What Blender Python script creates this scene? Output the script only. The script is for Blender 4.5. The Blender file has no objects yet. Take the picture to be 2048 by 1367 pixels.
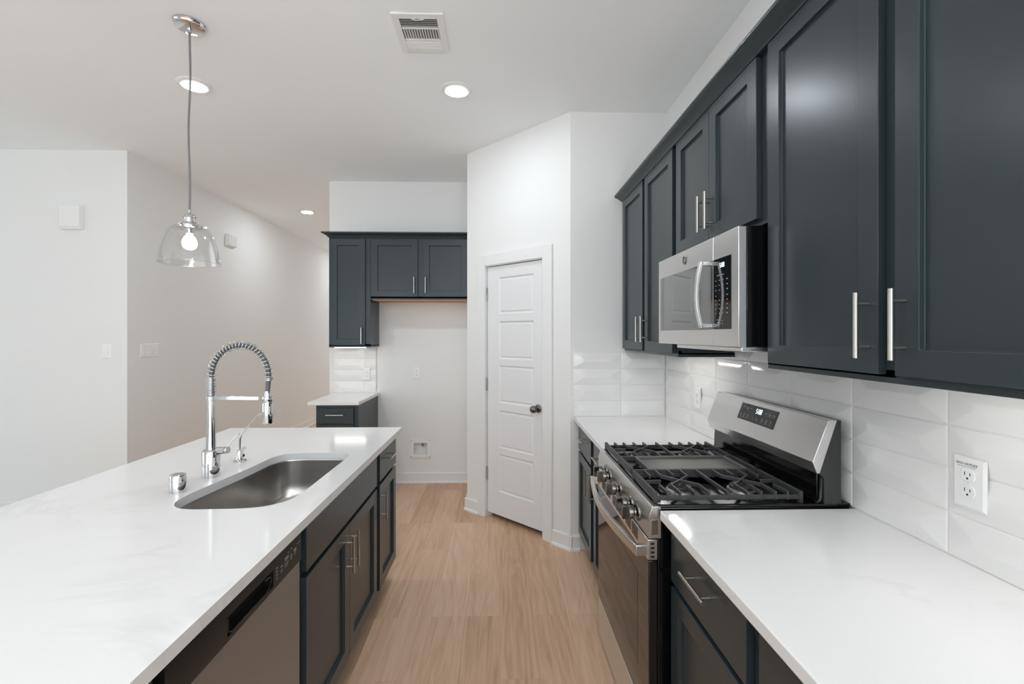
import bpy, bmesh, math, random
from mathutils import Vector, Matrix

random.seed(7)
S = bpy.context.scene
COL = S.collection
PI = math.pi

# ------------------------------------------------------------------ camera, light level
F_PX, VX, VY = 925.0, 999.0, 670.0        # focal length and vanishing point, in a 2048 x 1367 frame
cam_d = bpy.data.cameras.new('camera')
cam = bpy.data.objects.new('camera', cam_d)
COL.objects.link(cam)
cam_d.sensor_fit = 'HORIZONTAL'
cam_d.sensor_width = 36.0
cam_d.lens = 36.0 * F_PX / 2048.0
cam_d.shift_y = -(683.5 - VY) / 2048.0
cam_d.clip_start = 0.02
cam.location = (0, 0, 1.479)
cam.rotation_euler = (PI / 2, 0, -math.atan(25.0 / F_PX))
S.camera = cam

S.view_settings.view_transform = 'Standard'
S.view_settings.look = 'None'
S.view_settings.gamma = 1.0
S.view_settings.use_curve_mapping = False
S.view_settings.exposure = 0.60
try:
    S.cycles.use_denoising = True
    S.cycles.max_bounces = 14
    S.cycles.diffuse_bounces = 10
    S.cycles.sample_clamp_indirect = 4.0
    S.cycles.caustics_reflective = False
    S.cycles.caustics_refractive = False
except Exception:
    pass

world = bpy.data.worlds.new('World')
S.world = world
world.use_nodes = True
wn = world.node_tree.nodes
wn['Background'].inputs['Color'].default_value = (0.86, 0.93, 1.0, 1)
wn['Background'].inputs['Strength'].default_value = 1.6

CAN_STRENGTH = 118.0     # recessed ceiling lights

BULB_STRENGTH = 30.0
STRIP_STRENGTH = 9.5    # under cabinet strips
H = 3.02                # ceiling
CT = 0.919              # worktop height


def area_light(name, loc, rot, sx, sy, power, color=(1, 1, 1)):
    l = bpy.data.lights.new(name, 'AREA')
    l.shape = 'RECTANGLE'
    l.size, l.size_y = sx, sy
    l.energy = power
    l.color = color
    o = bpy.data.objects.new(name, l)
    o.location = loc
    o.rotation_euler = rot
    COL.objects.link(o)
    return o


# area lights added at invented, unseen windows; tilted up to lift the ceiling
area_light('added_rear_daylight', (-1.9, -4.0, 1.45), (PI / 2 + 1.15, 0, 0), 5.4, 2.3, 36, (0.86, 0.925, 1.0))
area_light('added_nook_daylight', (1.12, -2.6, 1.45), (PI / 2 + 1.15, 0, PI / 2), 2.4, 2.3, 150, (0.86, 0.925, 1.0))  # added to brighten the hallway wall
area_light('added_side_daylight', (-7.0, 0.6, 1.5), (PI / 2 + 0.6, 0, -PI / 2), 3.0, 2.0, 4, (0.86, 0.925, 1.0))
area_light('added_hall_fill', (-1.2, 10.45, 1.25), (-PI / 2 - 0.4, 0, 0), 0.9, 2.0, 22, (0.86, 0.925, 1.0))  # added fill for the hallway wall and ceiling; no door is built here

# ------------------------------------------------------------------ materials


def srgb(r, g, b):
    f = lambda c: (c / 12.92) if c <= 0.04045 else ((c + 0.055) / 1.055) ** 2.4
    return (f(r / 255.0), f(g / 255.0), f(b / 255.0), 1.0)


class NT:
    def __init__(self, name):
        self.m = bpy.data.materials.new(name)
        self.m.use_nodes = True
        self.t = self.m.node_tree
        self.b = self.t.nodes['Principled BSDF']
        self.out = self.t.nodes['Material Output']

    def n(self, kind, **kw):
        nd = self.t.nodes.new(kind)
        for k, v in kw.items():
            if k in nd.inputs:
                nd.inputs[k].default_value = v
            else:
                setattr(nd, k, v)
        return nd

    def l(self, a, b):
        self.t.links.new(a, b)


def mat(name, col, rough=0.5, metal=0.0, spec=0.5, coat=0.0, bump=None, emit=None, var=0.0):
    g = NT(name)
    b = g.b
    b.inputs['Base Color'].default_value = col
    b.inputs['Roughness'].default_value = rough
    b.inputs['Metallic'].default_value = metal
    b.inputs['Specular IOR Level'].default_value = spec
    b.inputs['Coat Weight'].default_value = coat
    if emit:
        b.inputs['Emission Color'].default_value = emit[0]
        b.inputs['Emission Strength'].default_value = emit[1]
    tc = None
    if bump or var:
        tc = g.n('ShaderNodeTexCoord')
    if bump:
        scale, dist, strength = bump
        nz = g.n('ShaderNodeTexNoise')
        nz.inputs['Scale'].default_value = scale
        nz.inputs['Detail'].default_value = 3.0
        bp = g.n('ShaderNodeBump')
        bp.inputs['Distance'].default_value = dist
        bp.inputs['Strength'].default_value = strength
        g.l(tc.outputs['Object'], nz.inputs['Vector'])
        g.l(nz.outputs['Fac'], bp.inputs['Height'])
        g.l(bp.outputs['Normal'], b.inputs['Normal'])
    if var:
        nz = g.n('ShaderNodeTexNoise')
        nz.inputs['Scale'].default_value = 6.0
        mr = g.n('ShaderNodeMapRange')
        mr.inputs['To Min'].default_value = max(0.02, rough - var)
        mr.inputs['To Max'].default_value = rough + var
        g.l(tc.outputs['Object'], nz.inputs['Vector'])
        g.l(nz.outputs['Fac'], mr.inputs['Value'])
        g.l(mr.outputs['Result'], b.inputs['Roughness'])
    return g.m


def steel(name, col, rough, axis):
    """brushed metal: the sheen is stretched across the brushing"""
    g = NT(name)
    b = g.b
    b.inputs['Metallic'].default_value = 1.0
    b.inputs['Base Color'].default_value = col
    b.inputs['Roughness'].default_value = rough
    b.inputs['Anisotropic'].default_value = 0.35
    return g.m


def quartz(name):
    """white quartz with faint wandering grey veins and specks"""
    g = NT(name)
    b = g.b
    tc = g.n('ShaderNodeTexCoord')
    n1 = g.n('ShaderNodeTexNoise')
    n1.inputs['Scale'].default_value = 1.5
    n1.inputs['Detail'].default_value = 7.0
    n1.inputs['Roughness'].default_value = 0.62
    n1.inputs['Distortion'].default_value = 1.2
    m = g.n('ShaderNodeMath', operation='SUBTRACT')
    m.inputs[1].default_value = 0.5
    ab = g.n('ShaderNodeMath', operation='ABSOLUTE')
    r = g.n('ShaderNodeMapRange')
    r.inputs['From Min'].default_value = 0.0
    r.inputs['From Max'].default_value = 0.035
    r.inputs['To Min'].default_value = 1.0
    r.inputs['To Max'].default_value = 0.0
    n2 = g.n('ShaderNodeTexNoise')
    n2.inputs['Scale'].default_value = 2.3
    mk = g.n('ShaderNodeMapRange')
    mk.inputs['From Min'].default_value = 0.52
    mk.inputs['From Max'].default_value = 0.68
    mul = g.n('ShaderNodeMath', operation='MULTIPLY')
    mix = g.n('ShaderNodeMix', data_type='RGBA')
    mix.inputs['A'].default_value = srgb(231, 230, 228)
    mix.inputs['B'].default_value = srgb(223, 222, 220)
    for a in ('Object',):
        g.l(tc.outputs[a], n1.inputs['Vector'])
        g.l(tc.outputs[a], n2.inputs['Vector'])
    g.l(n1.outputs['Fac'], m.inputs[0])
    g.l(m.outputs[0], ab.inputs[0])
    g.l(ab.outputs[0], r.inputs['Value'])
    g.l(n2.outputs['Fac'], mk.inputs['Value'])
    g.l(r.outputs['Result'], mul.inputs[0])
    g.l(mk.outputs['Result'], mul.inputs[1])
    g.l(mul.outputs[0], mix.inputs['Factor'])
    g.l(mix.outputs['Result'], b.inputs['Base Color'])
    b.inputs['Roughness'].default_value = 0.11
    return g.m


def planks(name):
    """vinyl oak planks running away from the camera (world +Y)"""
    g = NT(name)
    b = g.b
    tc = g.n('ShaderNodeTexCoord')
    sp = g.n('ShaderNodeSeparateXYZ')
    cb = g.n('ShaderNodeCombineXYZ')
    g.l(tc.outputs['Object'], sp.inputs[0])
    g.l(sp.outputs['Y'], cb.inputs['X'])
    g.l(sp.outputs['X'], cb.inputs['Y'])
    br = g.n('ShaderNodeTexBrick')
    br.offset = 0.37
    br.offset_frequency = 3
    br.inputs['Scale'].default_value = 1.0
    br.inputs['Brick Width'].default_value = 1.22
    br.inputs['Row Height'].default_value = 0.178
    br.inputs['Mortar Size'].default_value = 0.0004
    br.inputs['Mortar Smooth'].default_value = 0.1
    br.inputs['Bias'].default_value = 0.0
    br.inputs['Color1'].default_value = (0, 0, 0, 1)
    br.inputs['Color2'].default_value = (1, 1, 1, 1)
    br.inputs['Mortar'].default_value = (0.5, 0.5, 0.5, 1)
    g.l(cb.outputs[0], br.inputs['Vector'])
    # per-plank offset of the grain
    off = g.n('ShaderNodeVectorMath', operation='MULTIPLY_ADD')
    off.inputs[1].default_value = (9.0, 5.0, 3.0)
    g.l(br.outputs['Color'], off.inputs[0])
    mp = g.n('ShaderNodeMapping')
    mp.inputs['Scale'].default_value = (42.0, 1.6, 1.0)
    g.l(tc.outputs['Object'], mp.inputs['Vector'])
    g.l(mp.outputs['Vector'], off.inputs[2])
    n1 = g.n('ShaderNodeTexNoise')
    n1.inputs['Scale'].default_value = 1.0
    n1.inputs['Detail'].default_value = 6.0
    n1.inputs['Roughness'].default_value = 0.6
    n1.inputs['Distortion'].default_value = 0.9
    g.l(off.outputs[0], n1.inputs['Vector'])
    # broad cathedral figure
    mp2 = g.n('ShaderNodeMapping')
    mp2.inputs['Scale'].default_value = (5.0, 0.55, 1.0)
    g.l(tc.outputs['Object'], mp2.inputs['Vector'])
    off2 = g.n('ShaderNodeVectorMath', operation='MULTIPLY_ADD')
    off2.inputs[1].default_value = (7.0, 3.0, 2.0)
    g.l(br.outputs['Color'], off2.inputs[0])
    g.l(mp2.outputs['Vector'], off2.inputs[2])
    n2 = g.n('ShaderNodeTexNoise')
    n2.inputs['Scale'].default_value = 1.0
    n2.inputs['Detail'].default_value = 3.0
    n2.inputs['Distortion'].default_value = 0.4
    g.l(off2.outputs[0], n2.inputs['Vector'])
    wv = g.n('ShaderNodeMath', operation='MULTIPLY')
    wv.inputs[1].default_value = 85.0
    g.l(n2.outputs['Fac'], wv.inputs[0])
    sn = g.n('ShaderNodeMath', operation='SINE')
    g.l(wv.outputs[0], sn.inputs[0])
    # total tone
    rp = g.n('ShaderNodeValToRGB')
    e = rp.color_ramp.elements
    e[0].position, e[0].color = 0.25, srgb(184, 148, 118)
    e[1].position, e[1].color = 0.75, srgb(226, 194, 166)
    mid = rp.color_ramp.elements.new(0.5)
    mid.color = srgb(212, 176, 145)
    a1 = g.n('ShaderNodeMath', operation='MULTIPLY_ADD')
    a1.inputs[1].default_value = 0.05
    g.l(sn.outputs[0], a1.inputs[0])
    a0 = g.n('ShaderNodeMapRange')
    a0.inputs['From Min'].default_value = 0.2
    a0.inputs['From Max'].default_value = 0.8
    a0.inputs['To Min'].default_value = 0.31
    a0.inputs['To Max'].default_value = 0.69
    g.l(n1.outputs['Fac'], a0.inputs['Value'])
    g.l(a0.outputs['Result'], a1.inputs[2])
    a2 = g.n('ShaderNodeMath', operation='MULTIPLY_ADD')
    a2.inputs[1].default_value = 0.24
    g.l(br.outputs['Color'], a2.inputs[0])
    g.l(a1.outputs[0], a2.inputs[2])
    a3 = g.n('ShaderNodeMath', operation='SUBTRACT')
    a3.inputs[1].default_value = 0.12
    g.l(a2.outputs[0], a3.inputs[0])
    g.l(a3.outputs[0], rp.inputs['Fac'])
    dk = g.n('ShaderNodeMix', data_type='RGBA')
    dk.inputs['B'].default_value = srgb(160, 128, 102)
    g.l(br.outputs['Fac'], dk.inputs['Factor'])
    g.l(rp.outputs['Color'], dk.inputs['A'])
    g.l(dk.outputs['Result'], b.inputs['Base Color'])
    b.inputs['Roughness'].default_value = 0.42
    b.inputs['Specular IOR Level'].default_value = 0.35
    bp = g.n('ShaderNodeBump')
    bp.inputs['Distance'].default_value = 0.001
    bp.inputs['Strength'].default_value = 0.25
    g.l(n1.outputs['Fac'], bp.inputs['Height'])
    g.l(bp.outputs['Normal'], b.inputs['Normal'])
    return g.m


def clear_glass(name):
    """thin clear glass: see-through with a mirror sheen that grows towards the edges"""
    g = NT(name)
    t = g.t
    t.nodes.remove(g.b)
    tr = g.n('ShaderNodeBsdfTransparent')
    tr.inputs['Color'].default_value = (0.965, 0.97, 0.97, 1)
    gl = g.n('ShaderNodeBsdfGlossy')
    gl.inputs['Roughness'].default_value = 0.02
    fr = g.n('ShaderNodeLayerWeight')
    fr.inputs['Blend'].default_value = 0.35
    mr = g.n('ShaderNodeMapRange')
    mr.inputs['To Min'].default_value = 0.05
    mr.inputs['To Max'].default_value = 0.6
    mx = g.n('ShaderNodeMixShader')
    g.l(fr.outputs['Facing'], mr.inputs['Value'])
    g.l(mr.outputs['Result'], mx.inputs['Fac'])
    g.l(tr.outputs[0], mx.inputs[1])
    g.l(gl.outputs[0], mx.inputs[2])
    g.l(mx.outputs[0], g.out.inputs['Surface'])
    return g.m


def glow(name, col, strength):
    g = NT(name)
    g.t.nodes.remove(g.b)
    em = g.n('ShaderNodeEmission')
    em.inputs['Color'].default_value = col
    em.inputs['Strength'].default_value = strength
    g.l(em.outputs[0], g.out.inputs['Surface'])
    return g.m


M = {}
M['wall'] = mat('wall_paint', srgb(232, 232, 230), 0.75, spec=0.3, bump=(120.0, 0.0012, 0.25))
M['ceiling'] = mat('ceiling_paint', srgb(245, 248, 249), 0.85, spec=0.2, bump=(90.0, 0.001, 0.2))
M['trim'] = mat('trim_paint', srgb(232, 232, 231), 0.35)
M['door'] = mat('door_paint', srgb(229, 229, 229), 0.38)
M['floor'] = planks('oak_planks')
M['bounce_floor'] = mat('pale_bounce_floor', srgb(205, 203, 200), 0.95, spec=0.1, bump=(300.0, 0.004, 0.5))
M['cab'] = mat('blue_grey_cabinet_paint', srgb(47, 57, 61), 0.27, spec=0.40)
M['cabin'] = mat('cabinet_gap', srgb(38, 46, 50), 0.6)
M['wood'] = mat('raw_birch_underside', srgb(196, 140, 86), 0.6)
M['quartz'] = quartz('white_quartz')
M['nickel'] = steel('brushed_nickel', srgb(190, 186, 177), 0.3, 2)
M['steel_h'] = steel('stainless_brushed', srgb(226, 225, 223), 0.30, 0)
M['steel_y'] = steel('stainless_brushed_dishwasher', srgb(168, 172, 176), 0.42, 0)
M['steel_sink'] = steel('stainless_sink', srgb(190, 187, 184), 0.26, 2)
M['chrome'] = mat('chrome', srgb(214, 214, 214), 0.05, 1.0)
M['chrome_d'] = mat('satin_chrome', srgb(190, 188, 184), 0.16, 1.0)
M['hose'] = mat('grey_rubber_hose', srgb(96, 98, 100), 0.5)
M['black'] = mat('black_enamel', srgb(14, 14, 15), 0.14)
M['blackm'] = mat('matte_black', srgb(24, 24, 25), 0.45)
M['glassb'] = mat('black_glass', srgb(24, 23, 23), 0.04, spec=0.75)
M['glassm'] = mat('mirror_dark_glass', srgb(40, 40, 40), 0.05, spec=1.0, coat=1.0)
M['glassp'] = mat('black_panel_glass', srgb(10, 10, 11), 0.05, spec=0.6)
M['side'] = mat('dark_grey_side', srgb(52, 52, 52), 0.4)
M['iron'] = mat('cast_iron', srgb(62, 62, 62), 0.42, spec=0.5)
M['griddle'] = mat('griddle_iron', srgb(118, 116, 113), 0.38, 0.6)
M['burner'] = mat('burner_cap', srgb(74, 72, 70), 0.35, 0.3)
M['alu'] = mat('burner_aluminium', srgb(190, 188, 184), 0.35, 1.0)
M['plastic'] = mat('white_plastic', srgb(236, 236, 234), 0.3)
M['plasticg'] = mat('soft_white_plastic', srgb(224, 224, 222), 0.4)
M['slot'] = mat('dark_slot', srgb(30, 30, 30), 0.6)
M['mark'] = mat('grey_print', srgb(150, 150, 150), 0.5)
M['markw'] = mat('pale_print', srgb(190, 188, 186), 0.5)
M['tile'] = mat('glossy_white_tile', srgb(233, 232, 230), 0.1, spec=0.5)
M['grout'] = mat('white_grout', srgb(226, 225, 222), 0.7)
M['knob'] = mat('dark_nickel', srgb(120, 118, 114), 0.18, 1.0)
M['cord'] = mat('grey_cord', srgb(120, 120, 120), 0.5)
M['glass'] = clear_glass('clear_glass')
M['lens'] = glow('light_lens', (0.855, 0.925, 1.0, 1), CAN_STRENGTH)
M['bulb'] = glow('bulb_glow', (1.0, 0.97, 0.93, 1), BULB_STRENGTH)
M['strip'] = glow('strip_glow', (1.0, 0.98, 0.95, 1), STRIP_STRENGTH)
M['digit'] = glow('display_digits', (0.72, 0.88, 1.0, 1), 1.6)
M['ventin'] = mat('duct_dark', srgb(70, 70, 70), 0.8)


# ------------------------------------------------------------------ mesh building
class MB:
    def __init__(self):
        self.v, self.f, self.mi = [], [], []
        self.cur = 0

    def add(self, vs, fs):
        b = len(self.v)
        self.v.extend([tuple(p) for p in vs])
        for f in fs:
            self.f.append(tuple(b + i for i in f))
            self.mi.append(self.cur)
        return self

    def box(self, x0, x1, y0, y1, z0, z1):
        x0, x1 = min(x0, x1), max(x0, x1)
        y0, y1 = min(y0, y1), max(y0, y1)
        z0, z1 = min(z0, z1), max(z0, z1)
        vs = [(x0, y0, z0), (x1, y0, z0), (x1, y1, z0), (x0, y1, z0), (x0, y0, z1), (x1, y0, z1), (x1, y1, z1), (x0, y1, z1)]
        return self.add(vs, [(0, 3, 2, 1), (4, 5, 6, 7), (0, 1, 5, 4), (1, 2, 6, 5), (2, 3, 7, 6), (3, 0, 4, 7)])

    def prism(self, poly, axis, a, b):
        """poly: 2-D outline; axis 'x','y','z' extruded from a to b. outline coordinates are the other two axes in order"""
        def P(p, t):
            if axis == 'x':
                return (t, p[0], p[1])
            if axis == 'y':
                return (p[0], t, p[1])
            return (p[0], p[1], t)
        n = len(poly)
        vs = [P(p, a) for p in poly] + [P(p, b) for p in poly]
        fs = [tuple(range(n))[::-1], tuple(range(n, 2 * n))]
        for i in range(n):
            j = (i + 1) % n
            fs.append((i, j, n + j, n + i))
        return self.add(vs, fs)

    def cyl(self, p0, p1, r0, r1=None, seg=20, caps=True):
        r1 = r0 if r1 is None else r1
        p0, p1 = Vector(p0), Vector(p1)
        d = (p1 - p0).normalized()
        u = d.orthogonal().normalized()
        w = d.cross(u)
        vs = []
        for p, r in ((p0, r0), (p1, r1)):
            for i in range(seg):
                a = 2 * PI * i / seg
                vs.append(p + u * (math.cos(a) * r) + w * (math.sin(a) * r))
        fs = [(i, (i + 1) % seg, seg + (i + 1) % seg, seg + i) for i in range(seg)]
        if caps:
            fs += [tuple(range(seg))[::-1], tuple(range(seg, 2 * seg))]
        return self.add(vs, fs)

    def lathe(self, prof, c, axis='z', seg=32, sx=1.0, sy=1.0):
        """prof: list of (radius, height along the axis)"""
        vs, fs = [], []
        for r, h in prof:
            for i in range(seg):
                a = 2 * PI * i / seg
                p, q = r * math.cos(a) * sx, r * math.sin(a) * sy
                if axis == 'z':
                    vs.append((c[0] + p, c[1] + q, c[2] + h))
                elif axis == 'y':
                    vs.append((c[0] + p, c[1] + h, c[2] + q))
                else:
                    vs.append((c[0] + h, c[1] + p, c[2] + q))
        n = len(prof)
        for k in range(n - 1):
            for i in range(seg):
                j = (i + 1) % seg
                fs.append((k * seg + i, k * seg + j, (k + 1) * seg + j, (k + 1) * seg + i))
        if prof[0][0] > 1e-5:
            fs.append(tuple(range(seg))[::-1])
        if prof[-1][0] > 1e-5:
            fs.append(tuple(range((n - 1) * seg, n * seg)))
        return self.add(vs, fs)

    def tube(self, pts, r, seg=10, caps=True, flat=None):
        """a round tube along pts (r: radius or list); flat=(w, h, up): a rectangular bar instead"""
        pts = [Vector(p) for p in pts]
        n = len(pts)
        vs, fs = [], []
        u = None
        for i, p in enumerate(pts):
            d = (pts[min(i + 1, n - 1)] - pts[max(i - 1, 0)]).normalized()
            if flat:
                up = Vector(flat[2])
                s = d.cross(up).normalized()
                q = s.cross(d).normalized()
                w, h = flat[0] / 2, flat[1] / 2
                for a, b in ((-w, -h), (w, -h), (w, h), (-w, h)):
                    vs.append(p + s * a + q * b)
            else:
                if u is None:
                    u = d.orthogonal().normalized()
                else:
                    u = (u - d * u.dot(d)).normalized()
                w = d.cross(u)
                rr = r[i] if isinstance(r, (list, tuple)) else r
                for k in range(seg):
                    a = 2 * PI * k / seg
                    vs.append(p + u * (math.cos(a) * rr) + w * (math.sin(a) * rr))
        m = 4 if flat else seg
        for i in range(n - 1):
            for k in range(m):
                j = (k + 1) % m
                fs.append((i * m + k, i * m + j, (i + 1) * m + j, (i + 1) * m + k))
        if caps:
            fs += [tuple(range(m))[::-1], tuple(range((n - 1) * m, n * m))]
        return self.add(vs, fs)

    def sphere(self, c, r, seg=24, rings=12, sz=1.0):
        prof = [(max(1e-6, r * math.sin(PI * k / rings)), -r * sz * math.cos(PI * k / rings)) for k in range(rings + 1)]
        return self.lathe(prof, c, 'z', seg)

    def build(self, name, m, parent=None, bevel=0.0, smooth=30, bseg=2):
        me = bpy.data.meshes.new(name)
        me.from_pydata(self.v, [], self.f)
        ms = m if isinstance(m, (list, tuple)) else [m]
        for x in ms:
            me.materials.append(M[x])
        if len(ms) > 1:
            me.polygons.foreach_set('material_index', self.mi)
        bm = bmesh.new()
        bm.from_mesh(me)
        bmesh.ops.remove_doubles(bm, verts=bm.verts, dist=1e-6)
        bmesh.ops.recalc_face_normals(bm, faces=bm.faces)
        bm.to_mesh(me)
        bm.free()
        if smooth:
            me.polygons.foreach_set('use_smooth', [True] * len(me.polygons))
            me.set_sharp_from_angle(angle=math.radians(smooth))
        me.update()
        o = bpy.data.objects.new(name, me)
        COL.objects.link(o)
        if parent is not None:
            o.parent = parent
        if bevel:
            bv = o.modifiers.new('edges', 'BEVEL')
            bv.width = bevel
            bv.segments = bseg
            bv.limit_method = 'ANGLE'
            bv.angle_limit = math.radians(40)
            bv.harden_normals = False
        return o


def tag(o, label, cat, group=None):
    o['label'] = label
    o['category'] = cat
    if group:
        o['group'] = group
    return o


def thing(name, label, cat, loc=(0, 0, 0), rz=0.0, group=None):
    o = bpy.data.objects.new(name, None)
    o.empty_display_size = 0.1
    o.location = loc
    o.rotation_euler = (0, 0, rz)
    COL.objects.link(o)
    return tag(o, label, cat, group)


def struct(name, mb, m, bevel=0.0, smooth=30, parent=None):
    o = mb.build(name, m, parent, bevel, smooth)
    o['kind'] = 'structure'
    return o


def text(name, body, size, parent, loc, rot, m, extrude=0.0002, align='CENTER'):
    c = bpy.data.curves.new(name, 'FONT')
    c.body = body
    c.size = size
    c.extrude = extrude
    c.align_x = align
    c.align_y = 'CENTER'
    c.resolution_u = 3
    c.materials.append(M[m])
    f = bpy.data.objects.new(name, c)
    COL.objects.link(f)
    me = bpy.data.meshes.new_from_object(f.evaluated_get(bpy.context.evaluated_depsgraph_get()))
    bpy.data.objects.remove(f)
    bpy.data.curves.remove(c)
    me.name = name
    o = bpy.data.objects.new(name, me)
    o.location = loc
    o.rotation_euler = rot
    COL.objects.link(o)
    o.parent = parent
    return o


RIGHT = -PI / 2     # a unit on the right wall: its front (-y) looks to world -X, its +x runs towards the camera
ISLAND = PI / 2     # a unit in the island: its front looks to world +X, its +x runs away from the camera
BACK = 0.0

# ------------------------------------------------------------------ room shell
struct('floor', MB().box(-3.3, 1.35, -4.3, 11.0, -0.06, 0.0), 'floor')
struct('floor_bounce_added', MB().box(-7.2, -3.3, -4.3, 4.2, -0.06, 0.0), 'bounce_floor')  # invented unseen pale floor, bounces neutral light to the ceiling
struct('ceiling', MB().box(-7.2, 1.35, -4.3, 11.0, H, H + 0.06), 'ceiling')
wr = MB()
wr.box(1.154, 1.3, -1.4, 4.8, 0, H)
wr.box(1.154, 1.3, -4.2, -3.8, 0, H)
wr.box(1.154, 1.3, -3.8, -1.4, 0, 0.3)
wr.box(1.154, 1.3, -3.8, -1.4, 2.6, H)
struct('wall_right', wr, 'wall')
# short return at the end of the worktop
struct('wall_return', MB().box(0.489, 1.154, 3.18, 3.3, 0, H), 'wall')
# angled pantry wall with its door opening; local x runs from the far corner to the near corner
PX, PY = 0.489, 3.18
pw = MB()
W_ANG = 1.08
for s0, s1, z0, z1 in ((0.0, 0.2425, 0, H), (0.848, W_ANG, 0, H), (0.2425, 0.848, 2.042, H)):
    pw.box(-s1, -s0, 0.0, 0.12, z0, z1)
wp = struct('wall_pantry', pw, 'wall')
wp.location = (PX, PY, 0)
wp.rotation_euler = (0, 0, -PI / 4)
FX, FY = PX - W_ANG * math.cos(PI / 4), PY + W_ANG * math.sin(PI / 4)
struct('wall_pantry_side', MB().box(FX, FX + 0.12, FY + 0.02, 4.8, 0, H), 'wall')
# back wall with the recess of the water box cut out
WBX0, WBX1, WBZ0, WBZ1 = -0.862, -0.724, 0.283, 0.397
bw = MB()
YB = 4.675
bw.box(-1.70, WBX0, YB, YB + 0.12, 0, H)
bw.box(WBX1, 1.3, YB, YB + 0.12, 0, H)
bw.box(WBX0, WBX1, YB, YB + 0.12, 0, WBZ0)
bw.box(WBX0, WBX1, YB, YB + 0.12, WBZ1, H)
struct('wall_back', bw, 'wall')
struct('wall_hall', MB().box(-3.25, -3.11, 3.95, 10.6, 0, H), 'wall')
struct('wall_left_front', MB().box(-7.1, -3.25, 3.95, 4.1, 0, H), 'wall')
struct('wall_far', MB().box(-3.25, -0.3, 10.5, 10.65, 0, H), 'wall')
struct('wall_hall_side', MB().box(-0.45, -0.3, 4.795, 10.5, 0, H), 'wall')
# left wall and rear wall of the living side, each with a window opening (unseen, put in to let light in)
lw = MB()
lw.box(-7.15, -7.0, -4.2, -0.9, 0, H)
lw.box(-7.15, -7.0, 2.1, 4.0, 0, H)
lw.box(-7.15, -7.0, -0.9, 2.1, 0, 0.5)
lw.box(-7.15, -7.0, -0.9, 2.1, 2.5, H)
struct('wall_left', lw, 'wall')
rw = MB()
rw.box(-7.15, -4.6, -4.15, -4.0, 0, H)
rw.box(0.8, 1.3, -4.15, -4.0, 0, H)
rw.box(-4.6, 0.8, -4.15, -4.0, 0, 0.3)
rw.box(-4.6, 0.8, -4.15, -4.0, 2.6, H)
struct('wall_rear', rw, 'wall')


def window(n, w, h, loc, rz):
    f = MB()
    for x0, x1, z0, z1 in ((-w / 2, w / 2, 0, 0.05), (-w / 2, w / 2, h - 0.05, h), (-w / 2, -w / 2 + 0.05, 0, h), (w / 2 - 0.05, w / 2, 0, h), (-0.03, 0.03, 0, h)):
        f.box(x0, x1, -0.03, 0.03, z0, z1)
    o = struct('window_%d' % n, f, 'trim')
    o.location = loc
    o.rotation_euler = (0, 0, rz)
    g = MB().box(-w / 2, w / 2, -0.003, 0.003, 0.02, h - 0.02).build('pane', 'glass', o)
    return o


window(1, 5.4, 2.3, (-1.9, -4.11, 0.3), 0)  # unseen, assumed opening for the added rear light
window(3, 2.4, 2.3, (1.25, -2.6, 0.3), PI / 2)  # unseen window, added so light reaches the hallway wall
window(2, 3.0, 2.0, (-7.11, 0.6, 0.5), PI / 2)  # unseen, assumed opening for the added side light


# baseboards: a flat board with a small shoe moulding
def baseboard(name, length, loc, rz, h=0.1):
    mb = MB()
    mb.prism([(0.0, 0.0), (-0.013, 0.0), (-0.013, h - 0.006), (-0.008, h), (0.0, h)], 'x', 0, length)
    mb.prism([(-0.013, 0.0), (-0.026, 0.0), (-0.024, 0.012), (-0.013, 0.02)], 'x', 0, length)
    o = struct(name, mb, 'trim')
    o.location = loc
    o.rotation_euler = (0, 0, rz)
    return o


baseboard('baseboard_back', 1.22 - 0.30, (-1.22, YB, 0), 0)
o = baseboard('baseboard_pantry', 0.152 + 0.018, (PX - 0.152 * 0.7071, PY + 0.152 * 0.7071, 0), -PI / 4)
o = baseboard('baseboard_pantry_far', W_ANG - 0.93 + 0.018, (FX - 0.0127, FY + 0.0127, 0), -PI / 4)
baseboard('baseboard_return', 0.075, (PX - 0.012, PY, 0), 0)
baseboard('baseboard_hall', 6.5, (-3.11, 3.94, 0), PI / 2)
baseboard('baseboard_left_front', 3.9, (-7.0, 3.95, 0), 0)
baseboard('baseboard_pantry_side', 0.7, (FX, 4.66, 0), -PI / 2)

# pantry door: casing, jamb, slab with five raised panels
cs = MB()
T = 0.016
cs.box(-0.24, -0.153, -T, 0, 0, 2.13)
cs.box(-0.934, -0.848, -T, 0, 0, 2.13)
cs.box(-0.848, -0.24, -T, 0, 2.042, 2.13)
o = struct('trim_1', cs, 'trim', bevel=0.002)
o.location, o.rotation_euler = (PX, PY, 0), (0, 0, -PI / 4)
jb = MB()
jb.box(-0.2425, -0.236, -0.004, 0.12, 0, 2.042)
jb.box(-0.854, -0.8475, -0.004, 0.12, 0, 2.042)
jb.box(-0.8475, -0.2425, -0.004, 0.12, 2.036, 2.045)
jb.box(-0.8475, -0.836, 0.052, 0.075, 0, 2.036)
jb.box(-0.254, -0.2425, 0.052, 0.075, 0, 2.036)
jb.box(-0.8475, -0.2425, 0.052, 0.075, 2.024, 2.036)
o = struct('trim_2', jb, 'trim')
o.location, o.rotation_euler = (PX, PY, 0), (0, 0, -PI / 4)


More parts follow.
